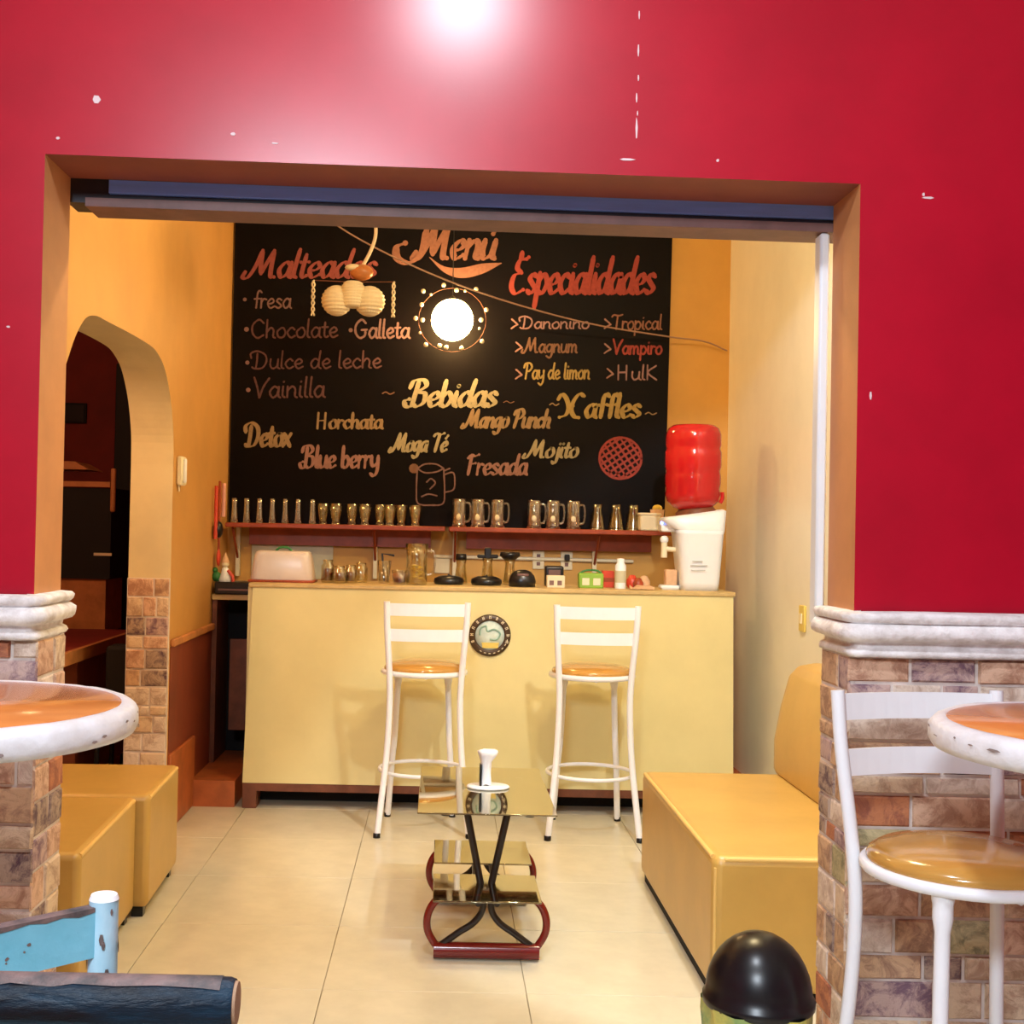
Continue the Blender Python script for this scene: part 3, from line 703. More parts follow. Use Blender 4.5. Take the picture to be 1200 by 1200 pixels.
g('W', 2.2, [(-.2, 1.4), (.05, 1.8), (.45, 1.5), (.75, .8), (.6, .2), (.1, .0)], [(1.9, 1.7), (1.5, 1.85), (1.1, 1.3), (1.0, .6), (1.3, .1), (1.7, .0)], [(.75, .9), (1.1, .9)])
g(' ', .6); g('K', 1.2, [(.15, 1.8), (.15, 0)], [(1.0, 1.75), (.2, .9), (1.05, 0)])
g('>', .9, [(.05, 1.15), (.45, .8), (.75, .5)], [(.75, .5), (.4, .3), (.02, .0)])
g('~', 1.2, [(.0, .4), (.3, .6), (.65, .35), (1.0, .55)])

def pmat(name, c):
    g_ = sum(c)/3; c = tuple((.82*v+.18*g_)*.52 for v in c); return mat(name, c, .8, noise=.22, scale=60)
INK = {'coral': pmat('coral_chalk', (.62, .10, .09)), 'dust': pmat('dusty_chalk', (.42, .20, .20)), 'mauve': pmat('dim_mauve_chalk', (.23, .075, .085)),
       'tan': pmat('tan_chalk', (.62, .38, .16)), 'cream': pmat('cream_chalk', (.74, .62, .34)), 'rose': pmat('rose_chalk', (.66, .30, .26)),
       'yellow': pmat('yellow_chalk', (.75, .50, .10)), 'brown': pmat('brown_chalk', (.40, .17, .09)), 'red': pmat('red_chalk', (.68, .05, .03)),
       'clay': pmat('clay_chalk', (.55, .20, .12)), 'pink': pmat('pink_chalk', (.62, .30, .32))}
depth_i = [0]
def ribbon(mb, pts, w, nib):
    P_ = cr([(x, 0, z) for x, z in pts], 7) if len(pts) > 2 else [Vector((pts[0][0], 0, pts[0][1])), Vector((pts[1][0], 0, pts[1][1]))]
    y = YB-.0025-(depth_i[0] % 9)*.0003; depth_i[0] += 1
    L = []; N = len(P_)
    for i, p in enumerate(P_):
        t = (P_[min(i+1, N-1)]-P_[max(i-1, 0)]).normalized(); nrm = Vector((-t.z, 0, t.x))
        ww = w*(.30+.70*abs(t.dot(Vector((.35, 0, -.94))))) if nib else w*random.uniform(.8, 1.1)
        if nib and (i == 0 or i == N-1): ww *= .7
        L += [(p.x+nrm.x*ww/2, y, p.z+nrm.z*ww/2), (p.x-nrm.x*ww/2, y, p.z-nrm.z*ww/2)]
    mb.add(L, [(2*i, 2*i+2, 2*i+3, 2*i+1) for i in range(N-1)])
    for e in (P_[0], P_[-1]):
        r_ = w*(.36 if nib else .45); mb.add([(e.x+cos(a)*r_, y-.0001, e.z+sin(a)*r_) for a in [k*pi/4 for k in range(8)]], [tuple(range(8))])
def word(txt, x0, x1, ybase, ycap, ink, lab, nib=True, slant=.22, wt=None, rise=0, name='lettering'):
    """write txt between photo columns x0 and x1 with its baseline on row ybase and capitals reaching ycap"""
    (ax, az), (bx_, bz) = b2(x0, ybase), b2(x1, ybase-rise)
    hgt = (ybase-ycap)/F*YB/1.8
    tot = sum(G[c][0] for c in txt); sx = (bx_-ax)/(tot+.1)
    mb = MB(); mb.raw = True; u = 0; wt_ = (wt or .30)*hgt
    for ch in txt:
        adv, st_ = G[ch]
        for s_ in st_:
            pts = [(ax+(u+x)*sx+z*hgt*slant, az+(bz-az)*u/tot+z*hgt) for x, z in s_]
            ribbon(mb, pts, wt_, nib)
        u += adv
    o = mb.build(name, INK[ink], bd, loc=OB)
    if lab: o['label'] = lab
    return o
def dot(px, py, r, ink):
    x, z = b2(px, py); mb = MB(); mb.raw = True
    mb.add([(x+cos(a)*r, YB-.003, z+sin(a)*r) for a in [k*pi/5 for k in range(10)]], [tuple(range(10))]); mb.build('bullet', INK[ink], bd, loc=OB)
word('Men\u00fa', 492, 582, 303, 264, 'clay', 'large clay-coloured heading at the top of the board', wt=.36)
word('Malteadas', 292, 442, 325, 293, 'coral', 'coral red script heading at upper left', wt=.33)
word('Especialidades', 598, 768, 344, 302, 'red', 'large red script heading at upper right', wt=.27, slant=.14)
word('fresa', 297, 343, 361, 341, 'dust', None, False, .05, .2)
word('Chocolate', 294, 398, 396, 375, 'mauve', 'dim mauve chalk line', False, .02, .2, 1)
word('Galleta', 415, 482, 396, 375, 'dust', None, False, .03, .24)
word('Dulce de leche', 296, 449, 432, 412, 'mauve', None, False, .02, .2, 1)
word('Vainilla', 297, 383, 466, 443, 'mauve', None, False, .03, .2, 1)
for p in [(287, 351, .011), (289, 386, .014), (411, 387, .012), (290, 425, .012), (291, 457, .013)]: dot(*p, 'dust')
word('Bebidas', 477, 583, 476, 446, 'cream', 'cream yellow script heading in the middle', wt=.38)
word('Horchata', 370, 450, 502, 484, 'tan', None, wt=.40, slant=.05)
word('Detox', 288, 342, 523, 496, 'tan', None, wt=.34, slant=.08)
word('Blue berry', 354, 445, 548, 523, 'rose', None, wt=.32, slant=.05)
word('Moga T\u00e9', 460, 524, 529, 508, 'cream', None, wt=.38)
word('Waffles', 654, 752, 489, 462, 'yellow', 'yellow script heading at the right', wt=.38, slant=.12)
word('Mango Punch', 545, 645, 501, 480, 'tan', None, wt=.38)
word('Mojito', 618, 678, 536, 516, 'cream', None, wt=.38)
word('Fresada', 546, 619, 556, 533, 'rose', None, wt=.34, slant=.12)
word('Danonino', 610, 692, 385, 371, 'pink', None, False, .05, .26)
word('Magnum', 615, 678, 413, 396, 'brown', None, False, .05, .26)
word('Pay de limon', 614, 692, 444, 426, 'yellow', None, False, .05, .24)
word('Tropical', 717, 777, 386, 369, 'clay', None, False, .03, .22)
word('Vampiro', 718, 777, 415, 398, 'red', None, False, .03, .26)
word('HulK', 722, 772, 445, 428, 'pink', None, False, .0, .22)
for (x, y) in [(599, 385), (604, 412), (604, 444), (708, 385), (708, 414), (711, 443)]:
    word('>', x, x+10, y, y-17, 'rose', None, False, 0, .22)
word('~', 448, 466, 465, 448, 'brown', None, False, 0, .16, name='flourish'); word('~', 590, 606, 475, 460, 'brown', None, False, 0, .12, name='flourish')
word('~', 644, 658, 478, 462, 'tan', None, False, 0, .16, name='flourish'); word('~', 756, 773, 489, 472, 'tan', None, False, 0, .16, name='flourish')
# flourish loop and crescent of the top heading
c = MB(); c.raw = True
ribbon(c, [b2(*p) for p in [(475, 285), (465, 290), (466, 303), (480, 308), (494, 296), (500, 270)]], .045, True); c.build('flourish', INK['clay'], bd, loc=OB)
c = MB(); up = cr([(b2(*p)[0], 0, b2(*p)[1]) for p in [(503, 301), (520, 312), (540, 314), (565, 309), (588, 308)]], 5); dn = cr([(b2(*p)[0], 0, b2(*p)[1]) for p in [(503, 302), (520, 319), (540, 326), (565, 321), (588, 309)]], 5)
c.raw = True; N = len(up); c.add([(p.x, YB-.003, p.z) for p in up]+[(p.x, YB-.003, p.z) for p in dn], [(i, i+1, N+i+1, N+i) for i in range(N-1)]); c.build('crescent', INK['clay'], bd, loc=OB)
# round waffle drawing
wx, wz = b2(727, 537); wr = .118
c = MB(); c.raw = True
ribbon(c, [(wx+cos(a)*wr, wz+sin(a)*wr*.98) for a in [k*pi/12 for k in range(25)]], .014, False)
for k in range(-3, 4):
    for a0 in (35, 125):
        a = R(a0); off = k*.031; h = math.sqrt(max(wr**2-off**2, 0))
        nx, nz = -sin(a), cos(a); ribbon(c, [(wx+nx*off-cos(a)*h, wz+nz*off-sin(a)*h), (wx+nx*off+cos(a)*h, wz+nz*off+sin(a)*h)], .0125, False)
c.build('waffle_drawing', INK['red'], bd, loc=OB)['label'] = 'red chalk drawing of a round waffle'
# chalk drawing of a jar mug
c = MB(); c.raw = True
for st_ in ([(489, 549), (488, 575), (490, 590), (505, 592), (519, 590), (521, 575), (520, 549)], [(489, 549), (498, 544), (511, 544), (520, 549)], [(489, 549), (498, 554), (511, 553), (520, 549)],
            [(521, 556), (531, 554), (533, 565), (531, 574), (521, 577)], [(494, 582), (502, 579), (512, 581)], [(500, 565), (505, 561), (510, 566), (504, 573)], [(520, 552), (527, 549)]):
    ribbon(c, [b2(*p) for p in st_], .009, False)
c.build('mug_drawing', INK['dust'], bd, loc=OB)['label'] = 'pale chalk outline of a jar mug'
dot(485, 549, .028, 'brown')

# ------------------------------------------------------------ shelves on the back wall
def shelf(x0, x1, label):
    t = thing('wall_shelf', ((x0+x1)/2, 6.85, 1.40), label, 'shelf', 'red-brown shelves under the menu board')
    h = (x1-x0)/2
    MB().box((-h, -.11, -.025), (h, .145, 0), bevel=.004).build('board', M['shelf'], t)
    MB().box((-h+.1, .10, -.12), (h-.08, .145, -.025)).build('lower_strip', M['shelf'], t)  # red-brown strip below the board, set back against the wall
    for x in (-h*.94, h*.35):
        MB().box((x-.012, .11, -.30), (x+.012, .14, -.025), bevel=.002).build('bracket', M['plate'], t)
        MB().tube([(x, .12, -.2), (x, -.07, -.03)], .007, 8).build('brace', M['shelf'], t)
    return t
shelf(-1.19, .01, 'red-brown wall shelf under the board, left half with small glasses')
shelf(.03, 1.25, 'red-brown wall shelf under the board, right half with mugs')
ZS = 1.40
def X_at(px, Y): return at(px, 610, Y).x
# slim shot bottles
def slim(): 
    t = thing('slim_glass', (0, 0, 0), '', 'glass', 'slim glasses on the left shelf')
    MB().lathe([(.018, 0), (.020, .004), (.017, .04), (.014, .10), (.015, .135), (.0135, .135), (.0125, .1), (.014, .03), (.001, .012)], n=16).build('bowl', M['clear'], t)
    MB().lathe([(.021, 0), (.021, .006), (.001, .006)], n=16).build('foot', M['clear_warm'], t); return t
words = ['first', 'second', 'third', 'fourth', 'fifth', 'sixth', 'seventh', 'eighth', 'ninth', 'tenth', 'eleventh']
s0 = slim()
for i, px in enumerate([272, 289, 304, 319, 334, 349, 366]):
    o = s0 if i == 0 else dup(s0)
    o.location = (X_at(px, 6.82)+(.012 if i == 0 else 0), 6.82, ZS); o['label'] = 'slim tall clear glass, %s from the left end of the left shelf' % words[i]
def tum():
    t = thing('tumbler', (0, 0, 0), '', 'glass', 'short glasses on the left shelf')
    MB().lathe([(.020, 0), (.023, .006), (.021, .02), (.030, .06), (.036, .115), (.034, .115), (.028, .06), (.018, .022), (.001, .016)], n=18).build('bowl', M['clear_warm'], t)
    MB().lathe([(.026, 0), (.024, .006), (.001, .008)], n=16).build('foot', M['clear'], t); return t
s0 = tum()
for i, px in enumerate([378, 394, 412, 428, 445, 457, 470, 487]):
    o = s0 if i == 0 else dup(s0)
    o.location = (X_at(px, 6.84), 6.84+(-.03 if i % 2 else .02), ZS); o['label'] = 'short flared glass on the left shelf, %s one right of the slim glasses' % words[i]
def mug():
    t = thing('beer_mug', (0, 0, 0), '', 'mug', 'glass mugs on the right shelf')
    MB().lathe([(.036, 0), (.040, .006), (.038, .02), (.037, .14), (.040, .155), (.037, .155), (.034, .13), (.034, .02), (.001, .015)], n=20).build('bowl', M['clear'], t)
    MB().tube(cr([(.037, 0, .135), (.056, 0, .13), (.062, 0, .09), (.056, 0, .04), (.037, 0, .03)], 5), .006, 8).build('handle', M['clear'], t)
    MB().lathe([(.001, 0), (.013, 0), (.013, .002), (.001, .002)], (-.004, -.0395, .055), ax='Y', n=14, sy=1.3).build('label_patch', M['plate'], t); return t
s0 = mug()
for i, px in enumerate([538, 560, 583, 626, 648, 672]):
    o = s0 if i == 0 else dup(s0)
    o.location = (X_at(px, 6.82), 6.82, ZS)
    o['label'] = 'clear glass beer mug on the right shelf, %s of the %s three' % (['left', 'middle', 'right'][i % 3], ['left', 'right'][i//3])
def cone():
    t = thing('fluted_glass', (0, 0, 0), '', 'glass', 'wide-footed glasses on the right shelf')
    MB().lathe([(.045, 0), (.042, .01), (.034, .06), (.024, .11), (.028, .14), (.026, .14), (.022, .11), (.031, .06), (.038, .015), (.001, .012)], n=20).build('bowl', M['clear_warm'], t)
    MB().lathe([(.046, 0), (.046, .005), (.001, .005)], n=20).build('foot', M['clear'], t); return t
s0 = cone()
for i, px in enumerate([700, 722, 742]):
    o = s0 if i == 0 else dup(s0); o.location = (X_at(px, 6.84), 6.84, ZS); o['label'] = 'wide-footed glass on the right shelf, %s of the three beside the yellow tub' % ['left', 'middle', 'right'][i]
tt = thing('tub', (X_at(760, 6.80), 6.78, ZS), 'pale yellow square tub at the right end of the shelf', 'tub')
MB().box((-.055, -.045, 0), (.055, .045, .085), bevel=.01).build('body', M['plate'], tt); MB().box((-.06, -.05, .083), (.06, .05, .098), bevel=.006).build('lid', M['plate'], tt)
tt = thing('cup', (X_at(770, 6.9), 6.9, ZS), 'tan cup standing behind the yellow tub', 'cup')
MB().lathe([(.03, 0), (.04, .12), (.037, .12), (.028, .01), (.001, .01)], n=18).build('body', M['peach_cloth'], tt); MB().ball((0, 0, .128), .028, 12, sz=.7).build('contents', M['lemon'], tt)

# back wall fittings
MB_ = MB(); MB_.box((-1.08, BACK-.012, 1.09), (-.62, BACK, 1.335), bevel=.002)
tag(MB_.build('splash_panel', M['tile_white']), 'pale grey-green splash panel on the wall behind the white box', 'panel')
for k, (px, py, w_, h_) in enumerate([(631, 656, .033, .052), (664, 657, .033, .052), (518, 661, .043, .052)]):
    p = at(px, py, BACK-.01); t = thing('wall_outlet', (p.x, BACK, p.z), ['ivory double outlet on the back wall, left of the plugged one', 'ivory outlet with a black plug in it on the back wall', 'ivory blank plate on the back wall under the left end of the right shelf'][k], 'outlet', 'ivory plates under the shelf')
    MB().box((-w_, -.012, -h_), (w_, 0, h_), bevel=.003).build('plate', M['plate'], t)
    if k < 2:
        for z in (-.022, .022): MB().box((-.010, -.014, z-.010), (.010, -.010, z+.010)).build('socket', M['beam_lip'], t)
    if k == 1: MB().box((-.014, -.05, .0), (.014, -.012, .035), bevel=.004).build('plug', M['black'], t)
p0 = at(508, 652, BACK-.01); p1 = at(742, 658, BACK-.01)
tag(MB().tube([(p0.x, BACK-.012, p0.z), (p1.x, BACK-.012, p1.z)], .011, 8).build('conduit', M['plate']), 'ivory conduit running along the back wall below the shelf', 'pipe')

# ------------------------------------------------------------ things on the counter
Y1 = 6.28
def on_counter(px, Y=Y1): return (at(px, 680, Y).x, Y, ZC)
t = thing('bread_box', on_counter(332, 6.24), 'translucent white rounded box on the left end of the counter', 'box')
c = MB(); vs = []
for z, hx, hy in ((.004, .155, .09), (.02, .158, .094), (.13, .142, .082), (.150, .134, .074), (.156, .120, .06)):
    for k in range(24):
        a = 2*pi*k/24; q = lambda v, h: math.copysign(abs(v)**.35, v)*h; vs.append((q(cos(a), hx), q(sin(a), hy), z))
c.add(vs, [(i*24+k, i*24+(k+1) % 24, (i+1)*24+(k+1) % 24, (i+1)*24+k) for i in range(4) for k in range(24)]+[tuple(range(96, 120)), tuple(range(24))[::-1]], 0, True)
c.build('cover', mat('milky_plastic', (.68, .60, .56), .3, noise=.08), t)
MB().box((-.165, -.10, 0), (.165, .10, .012), bevel=.005).build('tray', M['shelf'], t)
MB().tube(cr([(-.04, 0, .155), (-.02, 0, .172), (.02, 0, .172), (.04, 0, .155)], 4), .006, 8).build('handle', M['leaf'], t)
for i, (px, y, h, m1) in enumerate([(384, 6.26, .115, 'dark_jam'), (398, 6.22, .085, 'dark_jam'), (411, 6.26, .09, 'dark_jam'), (423, 6.34, .10, 'clear')]):
    t = thing('jar', on_counter(px, y), ['tallest dark glass jar right of the white box', 'small dark glass jar, left of the two small ones', 'small dark glass jar, right of the two small ones', 'empty clear jar at the right end of the jar group'][i], 'jar', 'jars beside the white box')
    MB().lathe([(.030, 0), (.034, .008), (.034, h*.72), (.024, h*.86), (.026, h), (.022, h), (.020, h*.86), (.030, h*.7), (.030, .012), (.001, .01)], n=18).build('glass', M['clear_warm'], t)
    if m1 != 'clear': MB().lathe([(.001, .009), (.029, .011), (.029, h*.62), (.001, h*.62)], n=16).build('contents', M[m1], t)
t = thing('drink_glass', on_counter(450, 6.3), 'clear tumbler with a dark straw on the counter, left of the jug', 'glass')
MB().lathe([(.028, 0), (.036, .115), (.034, .115), (.026, .008), (.001, .008)], n=18).build('glass', M['clear'], t)
MB().tube([(.0, 0, .012), (-.012, 0, .15), (.05, 0, .142)], .006, 8).build('straw', M['black'], t)
t = thing('jam_bowl', on_counter(468, 6.22), 'glass bowl of dark red preserve tight against the jug', 'bowl')
MB().lathe([(.030, 0), (.042, .07), (.040, .07), (.028, .006), (.001, .006)], n=20).build('glass', M['clear'], t)
MB().lathe([(.001, .007), (.029, .009), (.038, .055), (.001, .058)], n=20).build('contents', M['dark_jam'], t)
t = thing('water_jug', on_counter(488, 6.24), 'clear jug with yellow lemon slices on the counter', 'jug')
MB().lathe([(.050, 0), (.054, .008), (.052, .14), (.058, .205), (.055, .205), (.049, .14), (.050, .01), (.001, .01)], n=24).build('glass', M['clear_warm'], t)
MB().tube(cr([(.054, 0, .17), (.085, 0, .165), (.090, 0, .11), (.080, 0, .06), (.052, 0, .05)], 5), .0065, 8).build('handle', M['clear'], t)
c = MB(); c.raw = False
for k in range(9): c.ball((random.uniform(-.028, .028), random.uniform(-.028, .028), .03+.008*k), .018, 10, sz=.4)
c.build('lemon_slices', M['lemon'], t)['kind'] = 'stuff'

def low_dish(px, r, label):
    t = thing('black_dish', on_counter(px, 6.32), label, 'dish', 'low black dishes on the counter')
    MB().lathe([(.001, 0), (r*.9, 0), (r, .012), (r*.96, .03), (r*.6, .044), (.001, .046)], n=24).build('lid', M['black'], t)
    MB().ball((0, 0, .046), .008, 8).build('knob', M['black'], t)
low_dish(526, .078, 'low black lidded dish left of the bar tools'); low_dish(570, .080, 'low black lidded dish below the bar tools')
for i, (px, y, h, cap_) in enumerate([(540, 6.42, .125, 0), (571, 6.44, .135, 1), (597, 6.42, .13, 2)]):
    t = thing('blender_jar', on_counter(px, y), ['glass shaker with small black cap, left of three', 'glass jar with a black cross-shaped handle, middle of three', 'glass jar with a wide black lid, right of three'][i], 'jar', 'black-capped glass jars')
    MB().lathe([(.032, 0), (.034, .01), (.024, h*.8), (.028, h), (.025, h), (.021, h*.8), (.030, .012), (.001, .01)], n=18).build('glass', M['clear_warm'], t)
    if cap_ == 0: MB().lathe([(.001, h+.03), (.026, h+.03), (.030, h), (.001, h)], n=16).build('cap', M['black'], t)
    elif cap_ == 1: MB().box((-.055, -.018, h), (.055, .018, h+.02), bevel=.006).box((-.018, -.02, h-.005), (.018, .02, h+.055), bevel=.006).build('cap', M['black'], t)
    else: MB().lathe([(.001, h+.04), (.050, h+.038), (.054, h+.02), (.03, h), (.001, h)], n=18).build('cap', M['black'], t)
t = thing('toaster', on_counter(612, 6.22), 'small rounded black appliance on the counter with grey top slot', 'toaster')
c = MB(); vs = []
for z, s_ in ((.0, .066), (.03, .068), (.055, .060), (.075, .044), (.085, .02)):
    for k in range(20):
        a = 2*pi*k/20; vs.append((s_*cos(a), s_*.75*sin(a), z))
c.add(vs, [(i*20+k, i*20+(k+1) % 20, (i+1)*20+(k+1) % 20, (i+1)*20+k) for i in range(4) for k in range(20)]+[tuple(range(80, 100)), tuple(range(20))[::-1]], 0, True); c.build('body', M['black'], t)
MB().box((-.03, -.048, .055), (.03, -.03, .068), bevel=.004).build('slot', M['beam_lip'], t)
t = thing('card_reader', on_counter(649, 6.34), 'black box standing behind the small white box on the counter', 'box')
MB().box((-.048, -.03, 0), (.048, .04, .105), bevel=.012).build('body', M['black'], t)
MB().box((-.03, -.033, .05), (.03, -.029, .085)).build('panel', M['beam_lip'], t)
t = thing('sugar_box', on_counter(651, 6.22), 'small white box with two dark squares on the counter', 'box')
MB().box((-.045, -.03, 0), (.045, .03, .06), bevel=.003).build('body', M['plate'], t)
for x in (-.022, .018): MB().box((x-.011, -.032, .012), (x+.011, -.0295, .035)).build('printed_square', M['beam_lip'], t)
t = thing('green_box', on_counter(692, 6.24), 'green and yellow printed box on the counter', 'box')
MB().box((-.062, -.035, 0), (.062, .035, .075), bevel=.006).build('body', M['green'], t)
MB().box((-.045, -.037, .015), (-.01, -.034, .05)).box((.01, -.037, .015), (.045, -.034, .05)).build('printed_square', M['plate'], t)
MB().tube(cr([(-.055, 0, .074), (-.02, 0, .088), (.03, 0, .088), (.055, 0, .074)], 4), .005, 6).build('edge', M['leaf'], t)
t = thing('red_box', on_counter(712, 6.34), 'red box standing right of the green box', 'box')
MB().box((-.03, -.03, 0), (.03, .03, .085), bevel=.004).build('body', M['red_plastic'], t); MB().box((-.031, -.032, .03), (.031, -.029, .05)).build('band', M['shelf'], t)
t = thing('white_bottle', on_counter(727, 6.24), 'narrow white bottle with grey print on the counter', 'bottle')
MB().lathe([(.027, 0), (.028, .01), (.028, .115), (.018, .13), (.018, .15), (.001, .152)], n=18).build('body', M['white'], t)
MB().lathe([(.0285, .03), (.0285, .09)], n=18).build('print_band', M['tile_white'], t)
for i, (px, y, r_, m_) in enumerate([(741, 6.36, .030, 'red_plastic'), (748, 6.2, .026, 'shelf'), (755, 6.28, .030, 'peach_cloth')]):
    t = thing('condiment_pot', on_counter(px, y), ['red round pot right of the white bottle', 'small red-brown pot in front of the dispenser tap', 'tan pot under the dispenser tap'][i], 'pot', 'small pots near the dispenser')
    MB().lathe([(r_*.8, 0), (r_, r_*.5), (r_, r_*1.3), (r_*.7, r_*1.7)], n=16).build('body', M[m_], t); MB().lathe([(r_*.75, r_*1.68), (r_*.5, r_*2.1), (.001, r_*2.2)], n=14).build('lid', M[m_], t)
t = thing('paper_napkin', on_counter(752, 6.14), 'crumpled tan napkin lying at the front edge of the counter', 'napkin')
c = MB(); vs = []
for j in range(5):
    for i in range(7): vs.append((-.06+.02*i, -.035+.0175*j, .002+random.uniform(0, .022)*(1 if 0 < j < 4 else .2)))
c.add(vs, [(j*7+i, j*7+i+1, j*7+8+i, j*7+7+i) for j in range(4) for i in range(6)], 0, True); c.build('sheet', M['peach_cloth'], t)

# water dispenser and bottle
DX = 1.285; DY = 6.27
t = thing('water_dispenser', (DX, DY, ZC), 'white countertop water dispenser with tap on its left side', 'water dispenser')
c = MB(); vs = []
secs = [(0, -.090, .100, .10), (.04, -.092, .104, .105), (.28, -.118, .120, .125), (.30, -.125, .124, .13)]
for z, xa, xb, hy in secs:
    for k in range(28):
        a = 2*pi*k/28; q = lambda v: math.copysign(abs(v)**.4, v); vs.append(((xa+xb)/2+q(cos(a))*(xb-xa)/2, q(sin(a))*hy, z))
c.add(vs, [(i*28+k, i*28+(k+1) % 28, (i+1)*28+(k+1) % 28, (i+1)*28+k) for i in range(3) for k in range(28)]+[tuple(range(28))[::-1], tuple(range(84, 112))], 0, True); c.build('body', M['white'], t)
c = MB(); vs = []
for z0, z1, g_ in ((.300, .300, 0), (.345, .400, .004), (.360, .412, -.012)):
    for k in range(28):
        a = 2*pi*k/28; q = lambda v: math.copysign(abs(v)**.45, v); x = -.0+q(cos(a))*(.128+g_)
        if z0 == .300: x = -.0+q(cos(a))*.126
        xx = x-(.06 if (x < 0 and z0 > .3) else 0)*abs(min(q(cos(a)), 0))
        vs.append((xx, q(sin(a))*(.13+g_), z0+(z1-z0)*(x+.13)/.26))
c.add(vs, [(i*28+k, i*28+(k+1) % 28, (i+1)*28+(k+1) % 28, (i+1)*28+k) for i in range(2) for k in range(28)]+[tuple(range(56, 84))], 0, True); c.build('top_cover', M['white'], t)
MB().box((-.185, -.05, .0), (-.09, .05, .022), bevel=.008).build('drip_tray', M['white'], t)
MB().box((-.16, -.03, .02), (-.10, .03, .10), bevel=.006).build('tray_support', M['peach_cloth'], t)
MB().box((-.19, -.05, .29), (-.10, .05, .33), bevel=.01).build('tap_hood', M['white'], t)
MB().tube([(-.10, 0, .20), (-.175, 0, .205)], .013, 10).tube([(-.165, 0, .16), (-.165, 0, .24)], .016, 10).build('tap', M['plate'], t)
MB().ball((-.165, 0, .25), .022, 10).build('tap_lever', M['white'], t)
MB().ball((-.186, -.042, .335), .009, 10).build('indicator_light', M['led'], t)
MB().box((-.05, -.121, .10), (.02, -.119, .104)).box((-.045, -.125, .145), (.005, -.120, .149)).box((-.055, -.123, .125), (.03, -.118, .128)).build('printed_lines', mat('grey_print', (.45, .48, .5), .6), t)
MB().lathe([(.105, .355), (.11, .385), (.08, .42)], (0, 0, 0), 28).build('collar', M['brown_wood'], t)
t = thing('water_bottle', (DX-.025, DY, ZC+.385), 'large translucent red water bottle upside down on the dispenser', 'bottle')
P_ = [(.03, .0), (.05, .012), (.095, .030), (.128, .06), (.138, .095), (.134, .125), (.139, .15), (.139, .19), (.134, .215), (.140, .235), (.141, .31), (.134, .328), (.139, .345), (.138, .40), (.128, .43), (.105, .447), (.06, .45), (.001, .442)]
MB().lathe(P_, n=40).build('bottle', M['water_red'], t)
MB().lathe([(.001, .05), (.09, .045), (.125, .075), (.131, .12), (.130, .225), (.001, .225)], n=32).build('water', mat('red_tinted_water', (.75, .05, .03), .2, trans=.3), t)
MB().tube(cr([(.128, -.05, .055), (.140, -.05, .08), (.138, -.05, .11)], 4), .010, 8).build('grip', M['water_red'], t)

# left side sideboard with dark appliance and figurine
YS = 6.5
t = thing('side_cabinet', (-1.07, YS+.06, 0), 'dark wood side cabinet in the left corner behind the counter', 'cabinet')
MB().box((-.145, -.02, .99), (.14, .40, 1.02), bevel=.003).build('top', M['counter_edge'], t)
MB().box((-.145, .0, .13), (-.12, .38, .99)).build('side_panel', M['brown_wood'], t); MB().box((.11, .0, .13), (.135, .38, .99)).build('side_panel', M['brown_wood'], t)
MB().box((-.12, .36, .13), (.11, .38, .99)).build('back_panel', M['black_matte'], t)
MB().box((-.05, .02, .30), (.11, .05, .78)).build('door', M['brown_wood'], t)
t = thing('black_box', (-1.08, YS+.12, 1.02), 'black box under the white and green figurine', 'box')
MB().box((-.12, -.10, 0), (.12, .10, .065), bevel=.006).build('body', M['black'], t); MB().box((-.10, -.103, .02), (.10, -.099, .03)).build('slot', M['beam_lip'], t)
t = thing('figurine', (at(263, 660, 6.55).x, 6.58, 1.085), 'small white, red and green figurine on the black box', 'figurine')
MB().lathe([(.030, 0), (.034, .01), (.022, .045), (.018, .07), (.001, .08)], n=14).build('body', M['white'], t); MB().ball((0, 0, .092), .020, 12).build('head', M['plate'], t)
MB().lathe([(.021, .10), (.012, .13), (.001, .155)], n=12).build('hat', M['peach_cloth'], t)
MB().ball((-.045, 0, .025), .026, 10, sz=1.1).ball((-.055, .01, .06), .016, 8).build('greenery', M['leaf'], t); MB().tube([(.015, -.01, .06), (.04, -.01, .03), (.045, -.01, .0)], .009, 8).build('sleeve', M['red_plastic'], t)

# ------------------------------------------------------------ left wall fittings
p = at(210, 552, 1); Yq = WL/((210-522)/F); p = at(210, 552, Yq)
t = thing('intercom', (WL, Yq, p.z), 'white wall handset on the left wall beside the archway', 'intercom')
MB().box((0, -.05, -.066), (.03, .05, .066), bevel=.008).build('body', M['plate'], t); MB().box((.028, -.038, -.055), (.042, -.008, .055), bevel=.006).build('handset', M['paper'], t)
MB().tube([(.008, -.02, -.064), (.010, -.022, -.095)], .004, 8).build('cord', M['plate'], t)
t = thing('hanging_utensils', (WL, 6.62, 1.45), 'bunch of red and dark utensils hanging in the left corner', 'utensils')
MB().tube([(.02, -.10, .14), (.02, -.10, -.14)], .010, 8).build('red_handle', M['red_plastic'], t)
MB().tube([(.03, .06, .16), (.03, .06, -.02)], .012, 8).build('pink_handle', mat('pink_handle', (.7, .35, .3), .5), t)
MB().ball((.03, -.06, -.09), .045, 12, sx=.5).build('dark_ladle', M['black'], t)
MB().tube([(.02, 0, .17), (.02, 0, -.22)], .007, 8).build('red_rod', M['shelf'], t); MB().ball((.025, -.02, -.24), .03, 10, sx=.4, sz=1.6).build('red_spoon', M['red_plastic'], t)
Yq = WR/((947-523)/F); p = at(947, 725, Yq)
t = thing('wall_switch', (WR, Yq, p.z), 'small yellowed switch plate on the right wall by the stone pier', 'switch')
